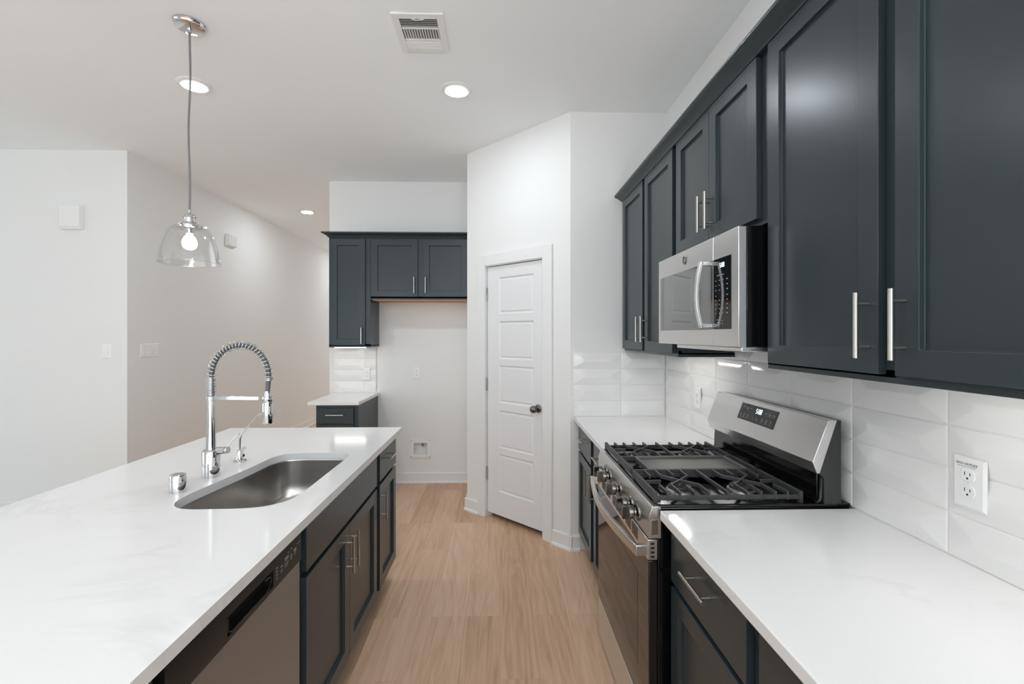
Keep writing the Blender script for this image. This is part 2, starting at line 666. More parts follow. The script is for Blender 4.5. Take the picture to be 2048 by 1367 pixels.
def raised_panel_door(x0, x1, z0, z1, y0, y1, panels):
    """a slab whose front (y0) has sunken rings round raised panels"""
    mb = MB()
    xs0, xs1 = panels[0][0], panels[0][1]
    mb.box(x0, xs0, y0, y1, z0, z1)
    mb.box(xs1, x1, y0, y1, z0, z1)
    zz = z0
    for (a, b, c, d) in panels:
        mb.box(xs0, xs1, y0, y1, zz, c)
        zz = d
    mb.box(xs0, xs1, y0, y1, zz, z1)
    for (a, b, c, d) in panels:
        def ring(i, y):
            return [(a + i, y, c + i), (b - i, y, c + i), (b - i, y, d - i), (a + i, y, d - i)]
        loops = [ring(0, y0), ring(0.010, y0 + 0.010), ring(0.015, y0 + 0.010), ring(0.026, y0 + 0.004)]
        vs = [p for l in loops for p in l]
        fs = []
        for k in range(3):
            for i in range(4):
                j = (i + 1) % 4
                fs.append((k * 4 + i, k * 4 + j, k * 4 + 4 + j, k * 4 + 4 + i))
        fs.append((12, 13, 14, 15))
        mb.add(vs, fs)
        mb.box(a, b, y0 + 0.012, y1, c, d)
    return mb


pan = [(-0.712, -0.345, 0.232, 0.534), (-0.712, -0.345, 0.582, 0.882), (-0.712, -0.345, 0.942, 1.240), (-0.712, -0.345, 1.290, 1.590), (-0.712, -0.345, 1.648, 1.940)]
dr = struct('door_1', raised_panel_door(-0.838, -0.246, 0.045, 2.030, 0.012, 0.047, pan), 'door', smooth=20)
dr.location, dr.rotation_euler = (PX, PY, 0), (0, 0, -PI / 4)
kb = MB()
kb.lathe([(0.0305, 0.012), (0.0305, 0.006), (0.027, 0.001), (0.014, -0.002), (0.011, -0.012), (0.013, -0.022), (0.022, -0.028), (0.0275, -0.038), (0.0275, -0.048), (0.022, -0.058), (0.012, -0.0625), (0.0, -0.063)], (-0.300, 0, 0.938), 'y', 28)
kb.build('knob', 'knob', dr, smooth=45)
for z in (1.815, 1.082, 0.356):
    hg = MB()
    hg.cyl((-0.8425, 0.006, z - 0.05), (-0.8425, 0.006, z + 0.05), 0.0065, seg=12)
    hg.box(-0.8425, -0.837, 0.006, 0.013, z - 0.045, z + 0.045)
    hg.build('hinge', 'chrome_d', dr)


# ------------------------------------------------------------------ cabinets
def shaker(mb, x0, x1, z0, z1, y=0.0, t=0.020, st=0.057, rec=0.012):
    """a shaker panel: front at y - t, recessed centre, thin chamfer round the recess"""
    f = y - t
    O = [(x0, f, z0), (x1, f, z0), (x1, f, z1), (x0, f, z1)]
    a = st
    I = [(x0 + a, f, z0 + a), (x1 - a, f, z0 + a), (x1 - a, f, z1 - a), (x0 + a, f, z1 - a)]
    c = 0.0012
    a += c
    R = [(x0 + a, f + rec, z0 + a), (x1 - a, f + rec, z0 + a), (x1 - a, f + rec, z1 - a), (x0 + a, f + rec, z1 - a)]
    B = [(x0, y, z0), (x1, y, z0), (x1, y, z1), (x0, y, z1)]
    vs = O + I + R + B
    fs = []
    for i in range(4):
        j = (i + 1) % 4
        fs += [(i, j, 4 + j, 4 + i), (4 + i, 4 + j, 8 + j, 8 + i), (j, i, 12 + i, 12 + j)]
    fs += [(8, 9, 10, 11), (15, 14, 13, 12)]
    mb.add(vs, fs)


def bar_pull(parent, p, vertical=True, L=0.15, stand=0.031, r=0.0056):
    """brushed bar pull centred at p (on the face), standing off towards -y"""
    x, y, z = p
    mb = MB()
    yy = y - stand
    if vertical:
        mb.cyl((x, yy, z - L / 2), (x, yy, z + L / 2), r, seg=16)
        for s in (-1, 1):
            mb.cyl((x, y, z + s * L * 0.325), (x, yy, z + s * L * 0.325), r * 0.72, seg=12)
    else:
        mb.cyl((x - L / 2, yy, z), (x + L / 2, yy, z), r, seg=16)
        for s in (-1, 1):
            mb.cyl((x + s * L * 0.325, y, z), (x + s * L * 0.325, yy, z), r * 0.72, seg=12)
    return mb.build('handle', 'nickel', parent, bevel=0.0006)


def add_door(t, x0, x1, z0, z1, hx=None, hz=None):
    mb = MB()
    shaker(mb, x0, x1, z0, z1)
    d = mb.build('door', 'cab', t, bevel=0.0012)
    if hx is not None:
        bar_pull(d, (hx, -0.020, hz))
    return d


def add_drawer(t, x0, x1, z0, z1, hz=None, name='drawer'):
    mb = MB()
    mb.box(x0, x1, -0.020, 0, z0, z1)
    d = mb.build(name, 'cab', t, bevel=0.0015)
    if hz is not None:
        bar_pull(d, ((x0 + x1) / 2, -0.020, hz), vertical=False)
    return d


def base_body(t, w, depth, top=0.8885, toe=0.105, left_open=False, under=False):
    mb = MB()
    if under:
        mb.box(0, w, 0, 0.019, toe, top)
        mb.box(0, w, depth - 0.015, depth, toe, top)
        mb.box(0, 0.005, 0.019, depth - 0.015, toe, top)
        mb.box(w - 0.016, w, 0.019, depth - 0.015, toe, top)
        mb.box(0.005, w - 0.016, 0.019, depth - 0.015, toe, toe + 0.016)
    else:
        mb.box(0, w, 0, depth, toe, top)
    mb.box(0, w, 0.075, depth, 0, toe)
    return mb.build('body', 'cab', t, bevel=0.0008)


def base_cabinet(label, loc, rz, w, depth=0.58, fronts=(), toe=0.105, group=None, top=0.8885, under=False):
    t = thing('base_cabinet', label, 'cabinet', loc, rz, group)
    base_body(t, w, depth, toe=toe, top=top, under=under)
    for f in fronts:
        if f[0] == 'door':
            add_door(t, *f[1:])
        elif f[0] == 'drawer':
            add_drawer(t, *f[1:])
        elif f[0] == 'panel':
            add_drawer(t, f[1], f[2], f[3], f[4], None, 'false_front')
    return t


ZD0, ZD1, ZR0, ZR1 = 0.137, 0.690, 0.708, 0.868   # doors, drawer fronts
# island run; front of the boxes at X=-0.648, doors at -0.628
IX = -0.648
GI = 'cabinets in the island'
y0 = 1.508
base_cabinet('double-door sink cabinet in the island, between dishwasher and end cabinet', (IX, y0, 0), ISLAND, 0.903, 0.60,
             [('panel', 1.523 - y0, 2.390 - y0, ZR0, ZR1), ('door', 1.523 - y0, 1.9560 - y0, ZD0, ZD1, 1.917 - y0, 0.578), ('door', 1.9585 - y0, 2.390 - y0, ZD0, ZD1, 1.982 - y0, 0.578)], group=GI, under=True)
y0 = 2.413
base_cabinet('narrow island end cabinet with one drawer over one door, farthest along the island', (IX, y0, 0), ISLAND, 0.412, 0.60,
             [('drawer', 2.446 - y0, 2.822 - y0, ZR0, ZR1, 0.80), ('door', 2.446 - y0, 2.822 - y0, ZD0, ZD1, 2.474 - y0, 0.578)], group=GI)
y0 = -0.1
base_cabinet('island cabinet on the camera side of the dishwasher, cut by the frame', (IX, y0, 0), ISLAND, 0.975, 0.60,
             [('drawer', 0.02, 0.955, ZR0, ZR1, 0.80), ('door', 0.02, 0.485, ZD0, ZD1, 0.46, 0.578), ('door', 0.49, 0.955, ZD0, ZD1, 0.515, 0.578)], group=GI)
tag(MB().box(-1.275, -1.250, -0.1, 2.825, 0, 0.8885).build('island_back_panel', 'cab', bevel=0.001), 'dark panel closing the seating side of the island under the overhang', 'panel')

# right wall base cabinets; boxes at X=0.56, doors at 0.54
RX = 0.560
y0 = 3.155
base_cabinet('base cabinet in the corner by the pantry, one drawer over one door', (RX, y0, 0), RIGHT, 0.445, 0.578,
             [('drawer', y0 - 3.150, y0 - 2.722, ZR0, ZR1, 0.805), ('door', y0 - 3.150, y0 - 2.722, ZD0, ZD1, y0 - 2.752, 0.597)], group='base cabinets along the right wall')
y0 = 2.710
base_cabinet('base cabinet between the corner cabinet and the far side of the range', (RX, y0, 0), RIGHT, 0.455, 0.578,
             [('drawer', y0 - 2.643, y0 - 2.275, ZR0, ZR1, 0.805), ('door', y0 - 2.643, y0 - 2.275, ZD0, ZD1, y0 - 2.606, 0.600)], group='base cabinets along the right wall')
y0 = 1.466
base_cabinet('base cabinet on the near side of the range with a bar-pull drawer', (RX, y0, 0), RIGHT, 0.492, 0.578,
             [('drawer', y0 - 1.443, y0 - 1.000, ZR0, ZR1, 0.806), ('door', y0 - 1.443, y0 - 1.000, ZD0, ZD1, y0 - 1.03, 0.58)], group='base cabinets along the right wall')
y0 = 0.974
base_cabinet('base cabinet nearest the camera at the lower right, mostly under the worktop edge', (RX, y0, 0), RIGHT, 0.95, 0.578,
             [('drawer', y0 - 0.950, y0 - 0.05, ZR0, ZR1, 0.806), ('door', y0 - 0.950, y0 - 0.505, ZD0, ZD1, y0 - 0.53, 0.58), ('door', y0 - 0.500, y0 - 0.05, ZD0, ZD1, y0 - 0.475, 0.58)], group='base cabinets along the right wall')


def wall_cabinet(label, loc, rz, w, depth, z0, z1, fronts, group=None, wood=False):
    t = thing('wall_cabinet', label, 'cabinet', loc, rz, group)
    mb = MB()
    mb.box(0, w, 0, depth, z0 + 0.012, z1)
    # face frame rail and sides come down a little past the recessed bottom
    mb.box(0, w, 0, 0.019, z0, z0 + 0.03)
    mb.box(0, 0.016, 0.019, depth, z0, z0 + 0.02)
    mb.box(w - 0.016, w, 0.019, depth, z0, z0 + 0.02)
    mb.build('body', 'cab', t, bevel=0.0008)
    if wood:
        MB().box(0.02, w - 0.02, 0.001, depth - 0.004, z0 - 0.006, z0 + 0.014).build('underside', 'wood', t)['label'] = 'bare wood underside'
    for f in fronts:
        add_door(t, *f)
    return t


GU = 'wall cabinets over the range wall'
ZB, ZT = 1.373, 2.412
y0 = 3.172
UX = 0.865
wall_cabinet('far pair of tall wall cabinet doors, between pantry corner and microwave', (UX, y0, 0), RIGHT, 0.954, 0.2885, ZB, ZT,
             [(y0 - 3.158, y0 - 2.716, 1.390, 2.396, y0 - 2.742, 1.515), (y0 - 2.676, y0 - 2.243, 1.390, 2.396, y0 - 2.652, 1.515)], GU)
y0 = 2.218
wall_cabinet('short wall cabinet with two doors directly above the microwave', (UX, y0, 0), RIGHT, 0.750, 0.2885, 1.842, ZT,
             [(y0 - 2.194, y0 - 1.8485, 1.862, 2.396, y0 - 1.882, 1.975), (y0 - 1.8465, y0 - 1.5015, 1.862, 2.396, y0 - 1.815, 1.975)], GU)
y0 = 1.468
wall_cabinet('large near wall cabinet with two tall doors, right of the microwave', (UX, y0, 0), RIGHT, 0.962, 0.2885, ZB, ZT,
             [(y0 - 1.436, y0 - 1.011, 1.392, 2.396, y0 - 1.036, 1.5015), (y0 - 0.967, y0 - 0.540, 1.392, 2.396, y0 - 0.941, 1.5015)], GU)


def crown(label, length, loc, rz, ret_left=True):
    """small cove crown; profile in (y, z), run along local x, with a mitred return on the left"""
    t = None
    pr = [(0.0, 2.398), (-0.022, 2.398), (-0.024, 2.404), (-0.034, 2.412), (-0.052, 2.424), (-0.066, 2.428), (-0.070, 2.433), (-0.070, 2.442), (0.02, 2.442), (0.02, 2.412), (0.0, 2.412)]
    n = len(pr)
    mb = MB()
    vs = []
    for p in pr:
        vs.append((0.0 + min(0.0, p[0] + 0.02), p[0], p[1]))
    for p in pr:
        vs.append((length, p[0], p[1]))
    fs = [tuple(range(n))[::-1], tuple(range(n, 2 * n))]
    for i in range(n):
        j = (i + 1) % n
        fs.append((i, j, n + j, n + i))
    mb.add(vs, fs)
    o = mb.build('crown_molding', 'cab', smooth=50)
    o.location, o.rotation_euler = loc, (0, 0, rz)
    return tag(o, label, 'crown molding')


crown('long dark crown molding topping the wall cabinets over the range', 2.666, (UX, 3.172, 0), RIGHT)

# back wall cabinets, doors at Y=4.34
BY = 4.360
wall_cabinet('tall single-door wall cabinet on the back wall over the little counter', (-1.590, BY, 0), BACK, 0.384, YB - BY - 0.002, 1.366, 2.400,
             [(0.022, 0.338, 1.386, 2.372, 0.310, 1.475)], 'cabinets on the back wall')
wall_cabinet('short two-door wall cabinet above the empty refrigerator space', (-1.205, BY, 0), BACK, 0.925, YB - BY - 0.002, 1.812, 2.400,
             [(0.012, 0.441, 1.838, 2.372, 0.412, 1.945), (0.492, 0.905, 1.838, 2.372, 0.517, 1.945)], 'cabinets on the back wall', wood=True)
crown('short dark crown molding on the back wall cabinets', 1.30, (-1.590, BY, -0.010), BACK)
base_cabinet('small base cabinet with a drawer under the little back counter', (-1.580, 4.030, 0), BACK, 0.362, YB - 4.03 - 0.002,
             [('drawer', 0.020, 0.325, 0.720, 0.850, 0.797), ('door', 0.020, 0.325, ZD0, 0.705, 0.295, 0.59)], top=0.878, group='cabinets on the back wall')


# ------------------------------------------------------------------ worktops
def slab(name, label, x0, x1, y0, y1, z0, z1, bevel=0.003, hole=None):
    if hole is None:
        o = MB().box(x0, x1, y0, y1, z0, z1).build(name, 'quartz', bevel=bevel)
    else:
        me = bpy.data.meshes.new(name)
        bm = bmesh.new()
        outer = [bm.verts.new((x, y, z1)) for x, y in ((x0, y0), (x1, y0), (x1, y1), (x0, y1))]
        inner = [bm.verts.new((x, y, z1)) for x, y in hole]
        ed = []
        for lp in (outer, inner):
            for i in range(len(lp)):
                ed.append(bm.edges.new((lp[i], lp[(i + 1) % len(lp)])))
        r = bmesh.ops.triangle_fill(bm, use_beauty=True, edges=ed)
        faces = [g for g in r['geom'] if isinstance(g, bmesh.types.BMFace)]
        ex = bmesh.ops.extrude_face_region(bm, geom=faces)
        for g in ex['geom']:
            if isinstance(g, bmesh.types.BMVert):
                g.co.z = z0
        bmesh.ops.recalc_face_normals(bm, faces=bm.faces)
        bm.to_mesh(me)
        bm.free()
        me.materials.append(M['quartz'])
        me.polygons.foreach_set('use_smooth', [True] * len(me.polygons))
        me.set_sharp_from_angle(angle=math.radians(35))
        o = bpy.data.objects.new(name, me)
        COL.objects.link(o)
        bv = o.modifiers.new('edges', 'BEVEL')
        bv.width, bv.segments, bv.limit_method, bv.angle_limit = 0.0025, 2, 'ANGLE', math.radians(50)
    return tag(o, label, 'countertop')


def smooth_loop(pts, sub=6):
    """closed Catmull-Rom curve through the points"""
    n = len(pts)
    out = []
    for i in range(n):
        p0, p1, p2, p3 = (Vector(pts[(i + k - 1) % n]) for k in range(4))
        for k in range(sub):
            t = k / sub
            out.append(0.5 * ((2 * p1) + (p2 - p0) * t + (2 * p0 - 5 * p1 + 4 * p2 - p3) * t * t + (3 * p1 - p0 - 3 * p2 + p3) * t ** 3))
    return [(p.x, p.y) for p in out]


SINK = smooth_loop([(-1.000, 1.517), (-0.910, 1.517), (-0.830, 1.521), (-0.765, 1.540), (-0.718, 1.590), (-0.702, 1.670), (-0.700, 1.80), (-0.699, 1.94), (-0.698, 2.08), (-0.702, 2.170),
                    (-0.728, 2.214), (-0.790, 2.226), (-0.87, 2.228), (-0.950, 2.226), (-1.010, 2.205), (-1.040, 2.150), (-1.048, 2.06), (-1.058, 1.95), (-1.072, 1.84), (-1.086, 1.73),
                    (-1.094, 1.65), (-1.088, 1.585), (-1.055, 1.537)])
slab('island_countertop', 'big white quartz island worktop with the sink cut into it', -1.622, -0.595, -0.15, 2.838, CT - 0.030, CT, hole=SINK)
slab('countertop', 'white quartz worktop at the lower right, on the near side of the range', 0.513, 1.1535, 0.0, 1.466, CT - 0.030, CT)
slab('countertop', 'white quartz worktop in the corner beyond the range', 0.513, 1.1535, 2.246, 3.179, CT - 0.030, CT)
slab('countertop', 'small white quartz counter at the back wall beside the refrigerator space', -1.640, -1.205, 3.995, YB, 0.879, 0.908)


# ------------------------------------------------------------------ tiles
def tiles(name, label, w, z0, z1, xj, zj, loc, rz, thick=0.005):
    """stacked bevelled tiles: a raised hexagonal facet on each; local front is -y"""
    me = bpy.data.meshes.new(name)
    bm = bmesh.new()
    g = 0.0012
    for i in range(len(xj) - 1):
        for k in range(len(zj) - 1):
            a, b, c, d = xj[i] + g, xj[i + 1] - g, zj[k] + g, zj[k + 1] - g
            m = (c + d) / 2
            rim = 0.004
            O0 = [(a, 0, c), (b, 0, c), (b, 0, d), (a, 0, d)]
            O1 = [(a, -thick, c), (b, -thick, c), (b, -thick, d), (a, -thick, d)]
            O2 = [(a + rim, -thick - 0.001, c + rim), (b - rim, -thick - 0.001, c + rim), (b - rim, -thick - 0.001, d - rim), (a + rim, -thick - 0.001, d - rim)]
            e = 0.07
            y3 = -thick - 0.0085
            O3 = [(a + e, y3, m - 0.010), (b - e, y3, m - 0.010), (b - e, y3, m + 0.010), (a + e, y3, m + 0.010)]
            V = [[bm.verts.new(p) for p in L] for L in (O0, O1, O2, O3)]
            for q in range(3):
                for s in range(4):
                    t = (s + 1) % 4
                    bm.faces.new((V[q][s], V[q][t], V[q + 1][t], V[q + 1][s]))
            bm.faces.new(V[3])
    for co, no in (((0, 0, 0), (-1, 0, 0)), ((w, 0, 0), (1, 0, 0)), ((0, 0, z0), (0, 0, -1)), ((0, 0, z1), (0, 0, 1))):
        bmesh.ops.bisect_plane(bm, geom=bm.verts[:] + bm.edges[:] + bm.faces[:], plane_co=co, plane_no=no, clear_outer=True)
    bmesh.ops.recalc_face_normals(bm, faces=bm.faces)
    bm.to_mesh(me)
    bm.free()
    me.materials.append(M['tile'])
    o = bpy.data.objects.new(name, me)
    COL.objects.link(o)
    o.location, o.rotation_euler = loc, (0, 0, rz)
    bv = o.modifiers.new('edges', 'BEVEL')
    bv.width, bv.segments, bv.limit_method, bv.angle_limit = 0.0025, 2, 'ANGLE', math.radians(4)
    bv.use_clamp_overlap = True
    MB().box(0, w, -0.0035, 0, z0, z1).build('grout', 'grout', o)
    return tag(o, label, 'backsplash')


rows = [0.920, 1.030, 1.140, 1.250, 1.360]
yj = [3.181 - 0.062]
xj = [0.0]
for y in (2.752, 2.432, 2.113, 1.797, 1.476, 1.155, 0.833, 0.511, 0.19, -0.13):
    xj.append(3.172 - y)
tiles('tile_backsplash', 'white faceted tile backsplash along the range wall', 3.17, 0.9195, 1.445, xj, rows + [1.47], (1.1535, 3.172, 0), RIGHT)
tiles('tile_backsplash', 'white faceted tile backsplash on the short wall beside the pantry', 0.636, 0.9195, 1.362, [0.0, 0.331, 0.653], rows, (0.508, 3.1795, 0), BACK)
tiles('tile_backsplash', 'small white faceted tile backsplash over the little back counter', 0.425, 0.9085, 1.365, [-0.01, 0.31, 0.63], [0.908, 1.020, 1.132, 1.244, 1.366], (-1.660, YB - 0.0005, 0), BACK)


# ------------------------------------------------------------------ sink, taps
def sink():
    t = thing('sink', 'undermount stainless D-shaped sink bowl in the island worktop', 'sink', (-0.9, 1.87, 0.0))
    cx, cy = -0.9, 1.87
    mb = MB()
    n = len(SINK)
    zt = CT - 0.0305
    prof = [(1.006, 0.0), (1.004, -0.001), (1.003, -0.006), (0.995, -0.10), (0.975, -0.155), (0.93, -0.178), (0.85, -0.188), (0.5, -0.193), (0.12, -0.197)]
    vs = []
    for s, h in prof:
        for x, y in SINK:
            vs.append(((x - cx) * s, (y - cy) * s, zt + h))
    fs = []
    for k in range(len(prof) - 1):
        for i in range(n):
            j = (i + 1) % n
            fs.append((k * n + i, k * n + j, (k + 1) * n + j, (k + 1) * n + i))
    fs.append(tuple(range((len(prof) - 1) * n, len(prof) * n)))
    mb.add(vs, fs)
    mb.build('bowl', 'steel_sink', t, smooth=60)
    d = MB()
    d.lathe([(0.055, 0.003), (0.05, 0.006), (0.04, 0.004), (0.036, 0.001), (0.0, 0.0)], (0, 0.05, zt - 0.195), 'z', 28)
    d.build('drain', 'chrome', t)


sink()


def faucet():
    x, y = -1.149, 1.875
    t = thing('kitchen_faucet', 'tall chrome spring-neck faucet with pull-down spray head behind the sink', 'faucet', (x, y, CT))
    b = MB()
    b.lathe([(0.0318, 0.0), (0.0318, 0.100), (0.030, 0.103), (0.027, 0.105), (0.0165, 0.106)], (0, 0, 0), 'z', 40)
    b.build('base', 'chrome', t, smooth=40)
    p = MB()
    p.lathe([(0.018, 0.105), (0.0172, 0.14), (0.0155, 0.22), (0.0152, 0.318), (0.012, 0.320), (0.012, 0.392)], (0, 0, 0), 'z', 32)
    p.build('pole', 'chrome', t, smooth=40)
    # hose path: straight up out of the pole, a round arch, down to the spray head
    a, hgt = 0.1125, 0.129
    path = [Vector((0.002, 0, 0.391 + 0.0 * k)) for k in range(1)]
    N = 90
    for k in range(N + 1):
        th = PI - PI * k / N
        path.append(Vector((0.002 + a + a * math.cos(th), 0, 0.391 + hgt * math.sin(th) ** 0.96)))
    end = path[-1]
    hp = [Vector((0.002, 0, 0.33))] + path[1:] + [Vector((end.x - 0.003, 0, 0.365)), Vector((end.x - 0.005, 0, 0.336))]
    h = MB()
    h.tube(hp, 0.0092, 14)
    h.build('hose', 'hose', t, smooth=60)
    # spring: a tight stack, then an open coil along the arch
    co = []
    T1 = 15
    for k in range(T1 * 16):
        ang = 2 * PI * k / 16
        co.append(Vector((0.0165 * math.cos(ang), 0.0165 * math.sin(ang), 0.319 + 0.074 * k / (T1 * 16))))
    arc = path[1:]
    T2 = 27
    M2 = T2 * 18
    for k in range(M2 + 1):
        f = k / M2 * (len(arc) - 1)
        i = min(int(f), len(arc) - 2)
        p0 = arc[i].lerp(arc[i + 1], f - i)
        d = (arc[i + 1] - arc[i]).normalized()
        nrm = Vector((-d.z, 0, d.x))
        if nrm.x > 0 and k == 0:
            pass
        ang = 2 * PI * k / 18
        co.append(p0 - nrm * (0.0155 * math.cos(ang) * -1) + Vector((0, 1, 0)) * (0.0155 * math.sin(ang)))
    for k in range(3 * 16):
        ang = 2 * PI * k / 16
        co.append(end + Vector((0.0155 * math.cos(ang), 0.0155 * math.sin(ang), -0.012 * k / 48)))
    sp = MB()
    sp.tube(co, 0.0020, 6)
    sp.build('spring', 'chrome', t, smooth=80)
    ar = MB()
    ar.tube([(0.010, 0, 0.3105), (0.09, 0, 0.310), (0.19, 0, 0.308)], 0, flat=(0.013, 0.0155, (0, 0, 1)))
    ar.lathe([(0.0182, 0.300), (0.0182, 0.319)], (0, 0, 0), 'z', 28)
    ar.lathe([(0.0195, 0.295), (0.0205, 0.298), (0.0205, 0.314), (0.0195, 0.317)], (end.x - 0.005, 0, 0), 'z', 28)
    ar.build('arm', 'chrome', t, bevel=0.0015, smooth=40)
    hd = MB()
    hd.lathe([(0.0, 0.206), (0.016, 0.206), (0.0195, 0.208), (0.0205, 0.212), (0.0205, 0.288), (0.0185, 0.294), (0.0135, 0.300), (0.0125, 0.318), (0.0105, 0.337), (0.0, 0.338)], (end.x - 0.005, 0, 0), 'z', 32)
    hd.build('spray_head', 'chrome', t, smooth=40)
    lv = MB()
    lv.cyl((0.024, 0, 0.100), (0.058, -0.004, 0.103), 0.0145, 0.0140, 28)
    lv.cyl((0.060, -0.004, 0.1032), (0.071, -0.005, 0.104), 0.0145, 0.0135, 28)
    lv.tube([(0.062, -0.003, 0.106), (0.072, -0.002, 0.126), (0.090, 0.0, 0.147), (0.108, 0.002, 0.166)], 0, flat=(0.0085, 0.006, (0, 0, 1)))
    lv.build('lever', 'chrome', t, bevel=0.001, smooth=40)


faucet()


def water_tap():
    x, y = -1.154, 2.087
    t = thing('filtered_water_tap', 'slim bent chrome filtered-water tap beyond the tall faucet', 'faucet', (x, y, CT))
    b = MB()
    b.lathe([(0.0275, 0.0), (0.0275, 0.004), (0.0245, 0.007), (0.016, 0.010), (0.0125, 0.020), (0.0105, 0.045), (0.010, 0.050), (0.004, 0.052)], (0, 0, 0), 'z', 28)
    b.build('base', 'chrome', t, smooth=40)
    s = MB()
    s.tube([(0, 0, 0.045), (0, 0, 0.075), (0.001, 0, 0.098), (0.006, 0, 0.116), (0.016, 0, 0.130), (0.05, 0, 0.168), (0.080, 0, 0.201), (0.088, 0, 0.2075), (0.096, 0, 0.209)], 0.0052, 12)
    s.build('spout', 'chrome', t, smooth=60)
    l = MB()
    l.cyl((0.008, -0.004, 0.028), (0.022, -0.008, 0.028), 0.0075, seg=16)
    l.tube([(0.012, -0.006, 0.030), (0.013, -0.006, 0.052), (0.030, -0.008, 0.066)], 0, flat=(0.013, 0.004, (0, 1, 0.2)))
    l.build('lever', 'chrome', t, bevel=0.001, smooth=40)


water_tap()
ag = MB()
ag.lathe([(0.0262, 0.0), (0.0262, 0.0565), (0.0245, 0.0605), (0.020, 0.0625), (0.0, 0.063)], (0, 0, 0), 'z', 36)
o = ag.build('air_gap_cap', 'chrome', smooth=35)
o.location = (-1.154, 1.692, CT)
tag(o, 'short chrome air gap cylinder standing on the island worktop', 'sink fitting')


# ------------------------------------------------------------------ dishwasher
def seven_seg(parent, s, size, loc, rot, name='clock_display'):
    """lit clock digits in a local x-z plane, front -y"""
    segs = {'0': 'abcdef', '5': 'afgcd', '8': 'abcdefg'}
    mb = MB()
    w, h, th = size * 0.5, size, size * 0.11
    x = 0.0
    for ch in s:
        if ch == ':':
            for zz in (0.3, 0.68):
                mb.box(x, x + th, -0.0004, 0, h * zz - th / 2, h * zz + th / 2)
            x += th * 2.0
            continue
        for sg in segs[ch]:
            r = {'a': (0, w, h - th, h), 'd': (0, w, 0, th), 'g': (0, w, h / 2 - th / 2, h / 2 + th / 2), 'f': (0, th, h / 2, h), 'b': (w - th, w, h / 2, h), 'e': (0, th, 0, h / 2), 'c': (w - th, w, 0, h / 2)}[sg]
            mb.box(x + r[0], x + r[1], -0.0004, 0, r[2], r[3])
        x += w + size * 0.16
    o = mb.build(name, 'digit', parent, smooth=0)
    o.location = loc
    o.rotation_euler = rot
    return o


def dishwasher():
    y0, w = 0.889, 0.609
    t = thing('dishwasher', 'stainless dishwasher with a black control strip, under the island worktop', 'dishwasher', (-0.637, y0, 0), ISLAND)
    MB().box(0.004, w - 0.004, 0.025, 0.57, 0.10, 0.880).build('tub', 'blackm', t)
    MB().box(0.004, w - 0.004, 0.07, 0.55, 0.0, 0.10).build('toe_panel', 'blackm', t)
    MB().box(0.003, w - 0.003, 0.0, 0.025, 0.105, 0.762).build('door', 'steel_y', t, bevel=0.003)
    # control strip, with the top edge rolled back and a scooped pocket handle
    px0, px1 = 0.205, 0.425
    pz0, pz1 = 0.776, 0.822
    pr = [(0.025, 0.7635), (-0.003, 0.7635), (-0.004, 0.768), (-0.004, 0.846), (0.001, 0.862), (0.010, 0.872), (0.025, 0.876)]
    c = MB()
    c.prism(pr, 'x', 0.003, px0)
    c.prism(pr, 'x', px1, w - 0.003)
    c.prism([(0.025, pz1), (-0.004, pz1), (-0.004, 0.846), (0.001, 0.862), (0.010, 0.872), (0.025, 0.876)], 'x', px0, px1)
    c.prism([(0.025, 0.7635), (-0.003, 0.7635), (-0.004, 0.768), (-0.004, pz0), (0.025, pz0)], 'x', px0, px1)
    c.build('control_panel', 'blackm', t, smooth=40)
    lip = MB()
    pts = [(px0 + 0.004, pz1 - 0.004), (px0 + 0.004, pz0 + 0.010), (px0 + 0.018, pz0 + 0.002), (px1 - 0.045, pz0 + 0.002), (px1 - 0.022, pz0 + 0.010), (px1 - 0.012, pz0 + 0.024), (px1 - 0.02, pz0 + 0.036), (px1 - 0.05, pz0 + 0.040)]
    lip.tube([(a, -0.003, b) for a, b in pts], 0.0022, 8)
    lip.build('pocket_handle', 'black', t, smooth=60)
    mk = MB()
    for k in range(4):
        mk.box(0.438, 0.449, -0.0048, -0.004, 0.786 + k * 0.010, 0.789 + k * 0.010)
    for x, z, ww, hh in ((0.466, 0.806, 0.014, 0.004), (0.466, 0.797, 0.012, 0.002), (0.466, 0.792, 0.012, 0.002), (0.492, 0.812, 0.024, 0.010), (0.492, 0.804, 0.024, 0.002), (0.492, 0.799, 0.024, 0.002), (0.492, 0.794, 0.02, 0.002),
                         (0.528, 0.812, 0.012, 0.003), (0.528, 0.806, 0.012, 0.003), (0.528, 0.800, 0.012, 0.003), (0.552, 0.810, 0.016, 0.011), (0.552, 0.803, 0.016, 0.002), (0.575, 0.826, 0.005, 0.003), (0.586, 0.826, 0.008, 0.003), (0.512, 0.828, 0.006, 0.003), (0.532, 0.828, 0.010, 0.003)):
        mk.box(x, x + ww, -0.0048, -0.004, z, z + hh)
    mk.build('control_print', 'mark', t, smooth=0)


dishwasher()


